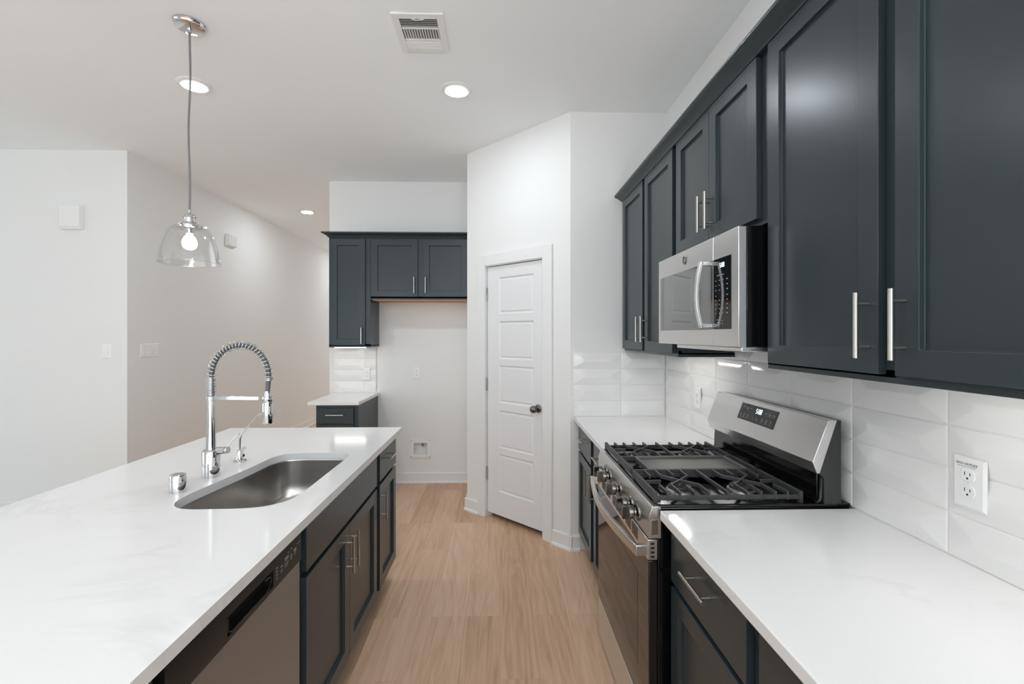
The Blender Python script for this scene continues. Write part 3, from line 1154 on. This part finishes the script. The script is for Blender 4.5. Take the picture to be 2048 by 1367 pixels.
# ------------------------------------------------------------------ range
def gas_range():
    # local frame: x from the far side (0) to the near side (w), y from the front face backwards, front plane y=0 at X=0.481
    yf = 2.241
    X0 = 0.481
    w = 0.763
    t = thing('gas_range', 'freestanding stainless gas range with black cooktop and backguard clock', 'stove', (X0, yf, 0), RIGHT)
    L = lambda Y: yf - Y          # world Y -> local x
    D = lambda X: X - X0          # world X -> local y
    bd = MB()
    bd.box(0.002, w - 0.002, 0.030, D(1.13), 0.03, 0.905)
    bd.box(0.03, w - 0.03, 0.06, D(1.1), 0.0, 0.03)
    bd.build('body', 'black', t, bevel=0.002)
    # storage drawer
    MB().box(0.003, w - 0.003, 0.0, 0.03, 0.036, 0.214).build('drawer', 'steel_h', t, bevel=0.003)
    # oven door: stainless top band with vent slots, black glass below
    dr = MB().box(0.001, w - 0.001, 0.0, 0.029, 0.222, 0.752).build('oven_door', 'glassb', t, bevel=0.003)
    wn = MB().box(0.12, w - 0.12, -0.0006, 0.002, 0.33, 0.66).build('oven_window', 'glassp', dr, bevel=0.0004)
    wn['label'] = 'darker viewing window in the oven door'
    MB().box(0.0, w, -0.003, 0.029, 0.754, 0.820).build('door_band', 'steel_h', dr, bevel=0.002)
    for xa in (0.10, 0.30, 0.50):
        sl = MB()
        for k in range(5):
            for r in range(2):
                sl.box(xa + r * 0.085, xa + 0.07 + r * 0.085, -0.0042, -0.002, 0.772 + k * 0.0085, 0.7755 + k * 0.0085)
        sl.build('vent_slots', 'slot', dr, smooth=0)
    es = MB()
    for k in range(4):
        es.box(w - 0.001, w + 0.0012, 0.006, 0.018, 0.762 + k * 0.014, 0.769 + k * 0.014)
    es.build('side_slots', 'slot', dr, smooth=0)
    # bowed handle with end blocks
    hb = MB()
    pts = []
    for k in range(25):
        f = k / 24.0
        x = 0.02 + (w - 0.04) * f
        pts.append((x, -0.034 - 0.034 * math.sin(PI * f), 0.781))
    hb.tube(pts, 0, flat=(0.014, 0.034, (0, 0, 1)))
    hb.box(0.008, 0.032, -0.040, -0.003, 0.764, 0.798)
    hb.box(w - 0.032, w - 0.008, -0.040, -0.003, 0.764, 0.798)
    hb.build('oven_handle', 'steel_h', dr, bevel=0.002)
    # front control panel: upright lower face, bevelled ridge, facet leaning back
    cp = MB()
    cp.prism([(0.0, 0.824), (0.0, 0.893), (0.012, 0.926), (0.040, 0.928), (0.040, 0.824)], 'x', 0.0, w)
    cp.build('control_panel', 'steel_h', t, bevel=0.0012)
    cpb = MB().box(w - 0.0005, w + 0.0012, 0.008, 0.030, 0.836, 0.884)
    cpb.build('end_cap', 'chrome_d', t, bevel=0.0005)
    # five knobs
    for Y in (2.075, 1.998, 1.835, 1.676, 1.594):
        x = L(Y)
        k = MB()
        k.lathe([(0.029, 0.004), (0.029, -0.003), (0.0265, -0.007), (0.013, -0.008), (0.011, -0.016), (0.0195, -0.017), (0.0225, -0.020), (0.0225, -0.033), (0.021, -0.036), (0.0, -0.036)], (x, 0, 0.866), 'y', 30)
        k.box(x - 0.0075, x + 0.0075, -0.056, -0.034, 0.866 - 0.0225, 0.866 + 0.0225)
        kn = k.build('knob', 'knob', t, bevel=0.0015, smooth=35)
    # cooktop tray with raised rim
    ck = MB()
    ck.box(0.0, w, 0.040, D(1.142), 0.905, 0.9225)
    zr = 0.930
    ck.box(0.0, 0.014, 0.030, D(1.142), 0.9225, zr)
    ck.box(w - 0.014, w, 0.030, D(1.142), 0.9225, zr)
    ck.box(0.014, w - 0.014, 0.022, 0.034, 0.9225, zr)
    ck.build('cooktop', 'black', t, bevel=0.003)
    # burners
    nx = (0.645, 0.868)
    for Y in (1.637, 2.090):
        for X in nx:
            b = MB()
            b.cur = 0
            b.lathe([(0.050, 0.0), (0.048, 0.008), (0.040, 0.012)], (L(Y), D(X), 0.9225), 'z', 28)
            b.cur = 1
            b.lathe([(0.041, 0.012), (0.041, 0.019), (0.038, 0.022), (0.0, 0.0225)], (L(Y), D(X), 0.9225), 'z', 28)
            b.build('burner', ['alu', 'burner'], t, smooth=35)
    # cast iron grates
    zt = 0.963
    bw_, bh = 0.0072, 0.013

    def bars(mb, polys, ends=True):
        for pl in polys:
            mb.tube([(L(p[1]), D(p[0]), zt - bh / 2) for p in pl], 0, flat=(bw_, bh, (0, 0, 1)))

    def grate(ya, yb, flip):
        mb = MB()
        A, B = 0.5145, 1.000
        m = MB()
        # rails
        for y in (ya, yb):
            mb.box(L(y) - 0.004, L(y) + 0.004, D(A), D(B), zt - 0.028, zt - 0.013)
        for x in (A, B):
            mb.box(L(ya), L(yb), D(x) - 0.0045, D(x) + 0.0045, zt - 0.026, zt)
            for y in (ya, yb):
                s = 0.008
                mb.box(L(y) - s, L(y) + s, D(x) - 0.006, D(x) + 0.006, 0.9225, zt)
        Yl = lambda f: ya + (yb - ya) * f
        lines = []
        for cx in (0.645, 0.868):
            p, q = cx - 0.048, cx + 0.048
            lines.append([(p, Yl(0)), (p, Yl(0.32)), (q, Yl(0.72)), (q, Yl(1))])
            lines.append([(q, Yl(0)), (q, Yl(0.33)), (p, Yl(0.74)), (p, Yl(1))])
            lines.append([(cx, Yl(0)), (cx, Yl(0.28))])
            lines.append([(cx, Yl(1)), (cx, Yl(0.76))])
        lines.append([(0.756, Yl(0)), (0.756, Yl(1))])
        for x in (0.555, 0.957):
            lines.append([(x, Yl(0)), (x, Yl(0.32))])
            lines.append([(x, Yl(1)), (x, Yl(0.72))])
        lines.append([(A, Yl(0.5)), (0.575, Yl(0.5))])
        lines.append([(B, Yl(0.5)), (0.935, Yl(0.5))])
        bars(mb, lines)
        # upturned feet where the bars meet the rails
        for ln in lines:
            for p in (ln[0], ln[-1]):
                if abs(p[1] - ya) < 1e-6 or abs(p[1] - yb) < 1e-6:
                    mb.box(L(p[1]) - 0.005, L(p[1]) + 0.005, D(p[0]) - bw_ / 2, D(p[0]) + bw_ / 2, zt - 0.030, zt)
        o = mb.build('grate', 'iron', t, bevel=0.0012)
        return o

    grate(1.513, 1.757, False)
    grate(1.970, 2.214, True)
    # centre griddle in its own frame
    g = MB()
    for x in (0.5145, 1.000):
        g.box(L(1.763), L(1.964), D(x) - 0.006, D(x) + 0.006, zt - 0.024, zt)
    for y in (1.766, 1.961):
        g.box(L(y) - 0.005, L(y) + 0.005, D(0.5145), D(1.0), zt - 0.020, zt)
    for x in (0.5145, 1.000):
        for y in (1.768, 1.959):
            g.box(L(y) - 0.006, L(y) + 0.006, D(x) - 0.006, D(x) + 0.006, 0.9225, zt)
    g.build('griddle_frame', 'iron', t, bevel=0.0012)
    gp = MB()
    gp.box(L(1.955), L(1.772), D(0.585), D(0.955), zt - 0.018, zt - 0.008)
    for a, b, c, d in ((L(1.955), L(1.772), D(0.575), D(0.587)), (L(1.955), L(1.772), D(0.953), D(0.967)), (L(1.957), L(1.950), D(0.575), D(0.967)), (L(1.777), L(1.770), D(0.575), D(0.967))):
        gp.box(a, b, c, d, zt - 0.018, zt + 0.001)
    gp.build('griddle', 'griddle', t, bevel=0.002)
    # backguard: dark boxed sides, recessed black splash, leaning stainless console
    sd = MB()
    sd.prism([(D(1.114), 0.925), (D(1.058), 0.925), (D(1.058), 1.012), (D(1.040), 1.030), (D(1.040), 1.035), (D(1.100), 1.198), (D(1.114), 1.2015)], 'x', 0.001, w - 0.001)
    sd.build('backguard', 'side', t, bevel=0.001)
    fl = MB()
    fl.box(0.0, w, D(1.100), D(1.142), 0.925, 0.931)
    fl.build('rear_flange', 'black', t)
    sp = MB()
    sp.box(0.020, w - 0.020, D(1.046), D(1.060), 0.923, 1.026)
    sp.build('splash_panel', 'black', t, bevel=0.002)
    for xr in (0.012, w - 0.012):
        rb = MB()
        rb.tube([(xr, D(1.035), 0.930), (xr, D(1.047), 0.934), (xr, D(1.053), 0.945), (xr, D(1.055), 1.0), (xr, D(1.056), 1.014)], 0.006, 10)
        rb.build('corner_rib', 'black', t)
    cn = MB()
    cn.prism([(D(1.0707), 1.2025), (D(1.0180), 1.066), (D(1.0320), 1.029), (D(1.042), 1.029), (D(1.0985), 1.1985), (D(1.0985), 1.2025)], 'x', -0.001, w + 0.001)
    cn.build('console', 'steel_h', t, bevel=0.0015)
    # display on the leaning face
    ang = math.atan2(1.0707 - 1.018, 1.2025 - 1.066)
    dp = MB()
    dp.box(-0.133, 0.133, -0.0012, 0.002, -0.036, 0.036)
    disp = dp.build('display', 'glassp', t, bevel=0.001)
    disp.location = (L(1.862), D(1.0515), 1.153)
    disp.rotation_euler = (-ang, 0, 0)
    seven_seg(disp, '5:08', 0.020, (-0.012, -0.0013, 0.005), (0, 0, 0))
    def mark(x, z, ww, hh):
        MB().box(x - ww / 2, x + ww / 2, -0.0017, -0.001, z - hh / 2, z + hh / 2).build('button_mark', 'mark', disp, smooth=0)
    for x in (-0.105, -0.078, -0.052):
        mark(x, 0.020, 0.013, 0.003)
    mark(-0.078, 0.014, 0.016, 0.002)
    for x in (0.058, 0.085, 0.112):
        mark(x, 0.015, 0.014, 0.003)
    for x in (0.085, 0.112):
        mark(x, 0.009, 0.016, 0.002)
    for x in (-0.112, -0.086, -0.060, 0.046, 0.076, 0.106):
        mark(x, -0.014, 0.005, 0.011)
        mark(x, -0.024, 0.015, 0.002)
    mark(-0.02, -0.017, 0.009, 0.0025)
    mark(0.008, -0.018, 0.009, 0.0025)
    mark(0.008, -0.018, 0.0025, 0.009)


gas_range()


# ------------------------------------------------------------------ microwave
def microwave():
    yf, X0 = 2.232, 0.775
    w = 0.752
    t = thing('microwave', 'stainless over-the-range microwave hung between the wall cabinets', 'microwave', (X0, yf, 0), RIGHT)
    L = lambda Y: yf - Y
    z0, z1 = 1.440, 1.836
    b = MB()
    b.box(0.002, w - 0.002, 0.028, 0.366, z0, z1)
    b.build('body', 'black', t, bevel=0.002)
    vl = MB()
    vl.box(0.20, w - 0.004, 0.012, 0.34, z0 - 0.016, z0)
    vl.build('vent_lip', 'steel_h', t, bevel=0.003)
    split = L(1.658)
    d = MB()
    d.box(0.0, split - 0.0012, 0.0, 0.027, z0, z1 - 0.002)
    door = d.build('door', 'steel_h', t, bevel=0.002)
    p = MB()
    p.box(split + 0.0012, w, 0.0, 0.027, z0, z1 - 0.002)
    pn = p.build('control_panel', 'steel_h', t, bevel=0.002)
    MB().box(L(2.205), split - 0.002, -0.0012, 0.004, 1.500, 1.750).build('window', 'glassm', door, bevel=0.001)
    gp = MB().box(split + 0.002, L(1.526), -0.0012, 0.004, 1.500, 1.750).build('keypad', 'glassp', pn, bevel=0.001)
    # badge
    bg = MB()
    bg.lathe([(0.0185, 0.002), (0.0185, -0.002), (0.017, -0.003), (0.0155, -0.0022), (0.0, -0.0022)], (L(1.915), 0, 1.793), 'y', 32)
    bd = bg.build('badge', 'knob', door, smooth=35)
    text('badge_lettering', 'GE', 0.018, bd, (L(1.915), -0.0024, 1.793), (PI / 2, 0, 0), 'markw')
    # curved handle
    h = MB()
    pts = []
    xh = L(1.690)
    for k in range(21):
        f = k / 20.0
        pts.append((xh, -0.030 - 0.018 * math.sin(PI * f), 1.506 + 0.244 * f))
    h.tube(pts, 0, flat=(0.020, 0.012, (0, -1, 0)))
    h.box(xh - 0.010, xh + 0.010, -0.032, 0.0, 1.506, 1.522)
    h.box(xh - 0.010, xh + 0.010, -0.032, 0.0, 1.734, 1.750)
    h.build('handle', 'steel_h', door, bevel=0.002)
    seven_seg(gp, '5:08', 0.016, (L(1.605), -0.0016, 1.716), (0, 0, 0))
    for r, z in enumerate((1.672, 1.655, 1.638, 1.618, 1.602, 1.587, 1.572, 1.556)):
        for c, y in enumerate((1.634, 1.608, 1.582, 1.552)):
            if r == 3 and c == 1:
                continue
            ww = 0.010 if c == 3 else 0.007
            MB().box(L(y) - ww / 2, L(y) + ww / 2, -0.0018, -0.001, z - 0.0016, z + 0.0016).build('button_mark', 'mark', gp, smooth=0)
    for x, z, ww in ((1.600, 1.690, 0.05), (1.62, 1.533, 0.018), (1.62, 1.524, 0.016), (1.62, 1.515, 0.016), (1.585, 1.53, 0.008), (1.585, 1.52, 0.008)):
        MB().box(L(x) - ww / 2, L(x) + ww / 2, -0.0018, -0.001, z - 0.0015, z + 0.0015).build('button_mark', 'mark', gp, smooth=0)


microwave()


# ------------------------------------------------------------------ ceiling fittings
def can_light(label, x, y):
    t = thing('recessed_light', label, 'ceiling light', (x, y, H), 0, 'recessed ceiling lights')
    r = MB()
    r.lathe([(0.097, 0.0), (0.097, -0.003), (0.090, -0.008), (0.072, -0.012), (0.066, -0.010), (0.066, 0.0)], (0, 0, 0), 'z', 40)
    r.build('trim_ring', 'plastic', t, smooth=35)
    l = MB()
    l.lathe([(0.0660, -0.0100), (0.063, -0.0135), (0.050, -0.015), (0.0, -0.0155)], (0, 0, 0), 'z', 36)
    l.build('lens', 'lens', t, smooth=60)


can_light('lit recessed ceiling light over the island, behind the pendant cord', -1.878, 2.90)
can_light('lit recessed ceiling light over the aisle, beyond the air vent', -0.270, 2.915)
can_light('small distant recessed ceiling light in the hallway', -2.395, 5.83)
can_light('added unseen recessed ceiling light over the aisle behind the camera', -0.270, 0.55)  # extra fixture out of view, added for its light
can_light('added unseen recessed ceiling light of the living area, out of the frame', -5.6, 0.2)  # added out of view to brighten the room
can_light('added unseen recessed ceiling light at the far end of the hallway, hidden by cabinets', -2.395, 8.6)  # added out of sight to lift the hallway
can_light('added unseen recessed ceiling light behind the camera near the range wall', -0.270, -1.3)  # extra fixture out of view, placed to keep the range side bright


def pendant():
    x, y = -1.535, 2.334
    t = thing('pendant_lamp', 'clear glass bell pendant lamp with lit globe bulb hanging over the island', 'pendant light', (x, y, 0))
    c = MB()
    c.lathe([(0.070, 0.0), (0.070, -0.006), (0.066, -0.010), (0.064, -0.018), (0.058, -0.022), (0.010, -0.024), (0.009, -0.046), (0.0, -0.046)], (0, 0, H), 'z', 40)
    c.build('canopy', 'chrome', t, smooth=35)
    cd = MB()
    pts = []
    for k in range(31):
        f = k / 30.0
        pts.append((0.004 * math.sin(f * 9.0) * math.sin(PI * f), 0.003 * math.sin(f * 7.0) * math.sin(PI * f), H - 0.04 - (H - 0.04 - 2.085) * f))
    cd.tube(pts, 0.0048, 10)
    cd.build('cord', 'cord', t, smooth=60)
    s = MB()
    s.lathe([(0.007, 2.100), (0.008, 2.085), (0.021, 2.079), (0.029, 2.066), (0.030, 2.061), (0.026, 2.058), (0.026, 2.044), (0.029, 2.042), (0.029, 2.037), (0.026, 2.034), (0.028, 2.030), (0.050, 2.026), (0.056, 2.020), (0.056, 2.008), (0.05, 2.006)], (0, 0, 0), 'z', 36)
    for k in range(3):
        a = 0.5 + k * 2 * PI / 3
        ca, sa = math.cos(a), math.sin(a)
        s.cyl((0.052 * ca, 0.052 * sa, 2.015), (0.066 * ca, 0.066 * sa, 2.015), 0.003, seg=10)
        s.cyl((0.064 * ca, 0.064 * sa, 2.015), (0.073 * ca, 0.073 * sa, 2.015), 0.0075, seg=14)
    s.build('socket_cap', 'chrome', t, smooth=40)
    g = MB()
    prof = [(0.048, 2.020), (0.060, 2.018), (0.074, 2.010), (0.086, 1.999), (0.096, 1.980), (0.105, 1.958), (0.115, 1.926), (0.123, 1.893), (0.1285, 1.858), (0.1305, 1.836)]
    vs, fs = [], []
    seg = 56
    for r, z in prof:
        for i in range(seg):
            a = 2 * PI * i / seg
            vs.append((r * math.cos(a), r * math.sin(a), z))
    for k in range(len(prof) - 1):
        for i in range(seg):
            j = (i + 1) % seg
            fs.append((k * seg + i, k * seg + j, (k + 1) * seg + j, (k + 1) * seg + i))
    g.add(vs, fs)
    rim = []
    for i in range(57):
        a = 2 * PI * i / 56
        rim.append((0.1305 * math.cos(a), 0.1305 * math.sin(a), 1.835))
    g.tube(rim, 0.0024, 8, caps=False)
    g.build('glass_shade', 'glass', t, smooth=80)
    b = MB()
    b.cyl((0, 0, 2.006), (0, 0, 1.982), 0.014, seg=20)
    b.build('bulb_base', 'chrome', t)
    b = MB()
    b.lathe([(0.012, 1.985), (0.014, 1.974), (0.024, 1.962), (0.0305, 1.948), (0.0325, 1.935), (0.0305, 1.921), (0.024, 1.910), (0.013, 1.9035), (0.0, 1.9025)], (0, 0, 0), 'z', 28)
    b.build('bulb', 'bulb', t, smooth=80)


pendant()


def ceiling_vent():
    x0, x1, y0, y1 = -0.523, -0.271, 2.218, 2.518
    t = thing('ceiling_vent', 'white louvred air vent set in the ceiling', 'vent', ((x0 + x1) / 2, (y0 + y1) / 2, H))
    w, d = (x1 - x0) / 2, (y1 - y0) / 2
    f = MB()
    a, b = 0.092, 0.113
    zb = -0.010
    for q in ((-w, -a, -d, d), (a, w, -d, d), (-a, a, -d, -b), (-a, a, b, d), (-a, a, -0.050, -0.038), (-a, a, 0.042, 0.054)):
        f.box(q[0], q[1], q[2], q[3], zb, 0)
    f.build('frame', 'plastic', t, bevel=0.003)
    bk = MB().box(-a, a, -b, b, -0.0015, -0.0005)
    bk.build('duct_opening', 'ventin', t)
    for k in range(5):
        yy = -b + 0.008 + k * 0.013
        MB().prism([(yy, -0.010), (yy + 0.002, -0.010), (yy + 0.009, -0.002), (yy + 0.007, -0.002)], 'x', -a, a).build('louver', 'plastic', t)
    for k in range(14):
        xx = -a + 0.006 + k * 0.0131
        MB().prism([(xx, -0.010), (xx + 0.002, -0.010), (xx + 0.0065, -0.002), (xx + 0.0045, -0.002)], 'y', -0.038, 0.042).build('louver', 'plastic', t)
    for k in range(5):
        yy = 0.058 + k * 0.0115
        MB().prism([(yy + 0.008, -0.010), (yy + 0.010, -0.010), (yy + 0.003, -0.002), (yy + 0.001, -0.002)], 'x', -a, a).build('louver', 'plastic', t)
    lv = MB().tube([(-0.03, -0.118, -0.011), (-0.005, -0.120, -0.020), (0.03, -0.119, -0.013)], 0.002, 8)
    lv.build('damper_lever', 'plastic', t)


ceiling_vent()


# ------------------------------------------------------------------ electrical plates and small wall fittings
def plate_mesh(w, h, t=0.006):
    mb = MB()
    a = 0.006
    O = [(-w / 2, 0, -h / 2), (w / 2, 0, -h / 2), (w / 2, 0, h / 2), (-w / 2, 0, h / 2)]
    I = [(-w / 2 + a, -t, -h / 2 + a), (w / 2 - a, -t, -h / 2 + a), (w / 2 - a, -t, h / 2 - a), (-w / 2 + a, -t, h / 2 - a)]
    m = [(-w / 2, -0.002, -h / 2), (w / 2, -0.002, -h / 2), (w / 2, -0.002, h / 2), (-w / 2, -0.002, h / 2)]
    fs = [(8, 9, 10, 11), (3, 2, 1, 0)]
    for i in range(4):
        j = (i + 1) % 4
        fs += [(i, j, 4 + j, 4 + i), (4 + i, 4 + j, 8 + j, 8 + i)]
    mb.add(O + m + I, fs)
    return mb


def rounded_receptacle(z):
    mb = MB()
    pts = []
    r = 0.0172
    for k in range(40):
        a = 2 * PI * k / 40
        x, zz = r * math.cos(a), r * math.sin(a)
        pts.append((x, max(-0.0142, min(0.0142, zz)) + z))
    mb.prism(pts, 'y', -0.0085, -0.004)
    return mb


def outlet(label, loc, rz, w=0.079, h=0.124, lettering=None):
    t = thing('wall_outlet', label, 'outlet', loc, rz, 'duplex wall outlets')
    plate_mesh(w, h).build('plate', 'plastic', t, smooth=20)
    for z in (0.0195, -0.0195):
        r = rounded_receptacle(z).build('receptacle', 'plastic', t, bevel=0.0006)
        s = MB()
        s.box(-0.0072, -0.0054, -0.0088, -0.008, z - 0.001, z + 0.0075)
        s.box(0.0054, 0.0072, -0.0088, -0.008, z - 0.001, z + 0.006)
        s.lathe([(0.0026, 0.0), (0.0026, -0.0004)], (0, -0.0084, z - 0.0078), 'y', 12)
        s.build('slots', 'slot', r, smooth=0)
    sc = MB().lathe([(0.0022, 0), (0.0022, -0.0012), (0.0, -0.0014)], (0, -0.006, 0), 'y', 12)
    sc.build('screw', 'plasticg', t)
    if lettering:
        text('lettering', lettering, 0.0085, t, (-0.004, -0.0062, 0.045), (PI / 2, 0, 0), 'slot')
        MB().box(-0.026, 0.018, -0.0066, -0.0055, 0.0385, 0.0395).build('label_line', 'mark', t)
    return t


TX = 1.1535 - 0.0137
outlet('near duplex outlet lettered GFCI OUTLET on the tile backsplash', (TX, 1.089, 1.121), RIGHT, lettering='GFCI OUTLET')
outlet('duplex outlet on the range wall tile, between the corner and the range', (TX, 2.625, 1.119), RIGHT)
outlet('duplex outlet on the little tile backsplash above the back counter', (-1.327, YB - 0.0142, 1.092), BACK, 0.072, 0.120)
outlet('duplex outlet on the plain back wall of the refrigerator space', (-0.831, YB, 1.100), BACK, 0.075, 0.124)
outlet('small duplex outlet low on the hallway wall', (-3.11, 6.62, 0.355), PI / 2, 0.079, 0.125)


def switch(label, loc, rz, n, w, h):
    t = thing('light_switch', label, 'light switch', loc, rz)
    plate_mesh(w, h).build('plate', 'plastic', t, smooth=20)
    step = 0.046
    for k in range(n):
        x = (k - (n - 1) / 2.0) * step
        MB().prism([(0.0, -0.033), (-0.0062, -0.033), (-0.0105, -0.032), (-0.0075, 0.033), (0.0, 0.033)], 'x', x - 0.0165, x + 0.0165).build('rocker', 'plastic', t, bevel=0.0006)
    return t


switch('single rocker light switch on the wall by the outer corner, left', (-3.277, 3.95, 1.345), BACK, 1, 0.074, 0.121)
switch('four-gang rocker light switch plate on the hallway wall', (-3.11, 4.195, 1.344), PI / 2, 4, 0.212, 0.121)

o = MB().prism([(0.0, -0.10), (-0.035, -0.10), (-0.050, -0.075), (-0.050, 0.096), (0.0, 0.098)], 'x', -0.083, 0.083).build('chime_box', 'plastic', bevel=0.004)
o.location = (-3.542, 3.95, 2.455)
tag(o, 'square white box high on the left wall', 'wall box')
t = thing('alarm_sensor', 'small white box on the hallway wall beside the pendant shade', 'sensor', (-3.11, 5.42, 2.57), PI / 2)
MB().prism([(0.0, -0.075), (-0.045, -0.060), (-0.045, 0.062), (0.0, 0.066)], 'x', -0.085, 0.085).build('case', 'plastic', t, bevel=0.004)
MB().box(-0.055, 0.06, -0.049, -0.044, -0.045, 0.047).build('cover', 'plasticg', t, bevel=0.003)

# recessed water supply box low on the back wall
t = thing('water_supply_box', 'recessed white icemaker water box low on the back wall', 'wall box', ((WBX0 + WBX1) / 2, YB, (WBZ0 + WBZ1) / 2))
a, b = (WBX1 - WBX0) / 2, (WBZ1 - WBZ0) / 2
W, HH = 0.102, 0.094
f = MB()
for q in ((-W, -a, -HH, HH), (a, W, -HH, HH), (-a, a, -HH, -b), (-a, a, b, HH)):
    f.box(q[0], q[1], -0.006, -0.0005, q[2], q[3])
f.build('frame', 'plastic', t, bevel=0.0015)
c = MB()
c.box(-a + 0.001, a - 0.001, 0.075, 0.079, -b + 0.001, b - 0.001)
for q in ((-a + 0.001, -a + 0.003, -b + 0.001, b - 0.001), (a - 0.003, a - 0.001, -b + 0.001, b - 0.001), (-a + 0.001, a - 0.001, -b + 0.001, -b + 0.003), (-a + 0.001, a - 0.001, b - 0.003, b - 0.001)):
    c.box(q[0], q[1], -0.0045, 0.079, q[2], q[3])
c.build('cavity', 'plastic', t)
v = MB()
v.cyl((0.012, 0.075, 0.030), (0.012, 0.040, 0.030), 0.008, seg=16)
v.cyl((0.012, 0.045, 0.030), (0.012, 0.045, 0.008), 0.006, seg=14)
v.box(0.000, 0.024, 0.028, 0.036, 0.024, 0.036)
v.build('valve', 'chrome_d', t)
for sx in (-1, 1):
    for sz in (-1, 1):
        MB().lathe([(0.004, 0), (0.004, -0.002), (0.0, -0.0025)], (sx * 0.092, -0.006, sz * 0.082), 'y', 12).build('screw', 'slot', t)


# under-cabinet light strips
def strip(label, length, loc, rz, d=0.03):
    t = thing('under_cabinet_light', label, 'light', loc, rz, 'under-cabinet light strips')
    MB().box(-length / 2 - 0.01, length / 2 + 0.01, -d / 2 - 0.003, d / 2 + 0.003, -0.006, 0.0).build('housing', 'plastic', t, bevel=0.001)
    MB().box(-length / 2, length / 2, -d / 2, d / 2, -0.0115, -0.006).build('diffuser', 'strip', t)


strip('lit strip under the tall back wall cabinet', 0.29, (-1.425, 4.46, 1.366 + 0.004), BACK)
strip('lit strip under the far pair of wall cabinets', 0.46, (0.965, 2.56, ZB + 0.012), RIGHT)
strip('lit strip under the large near wall cabinet', 0.46, (0.965, 0.86, ZB + 0.012), RIGHT)
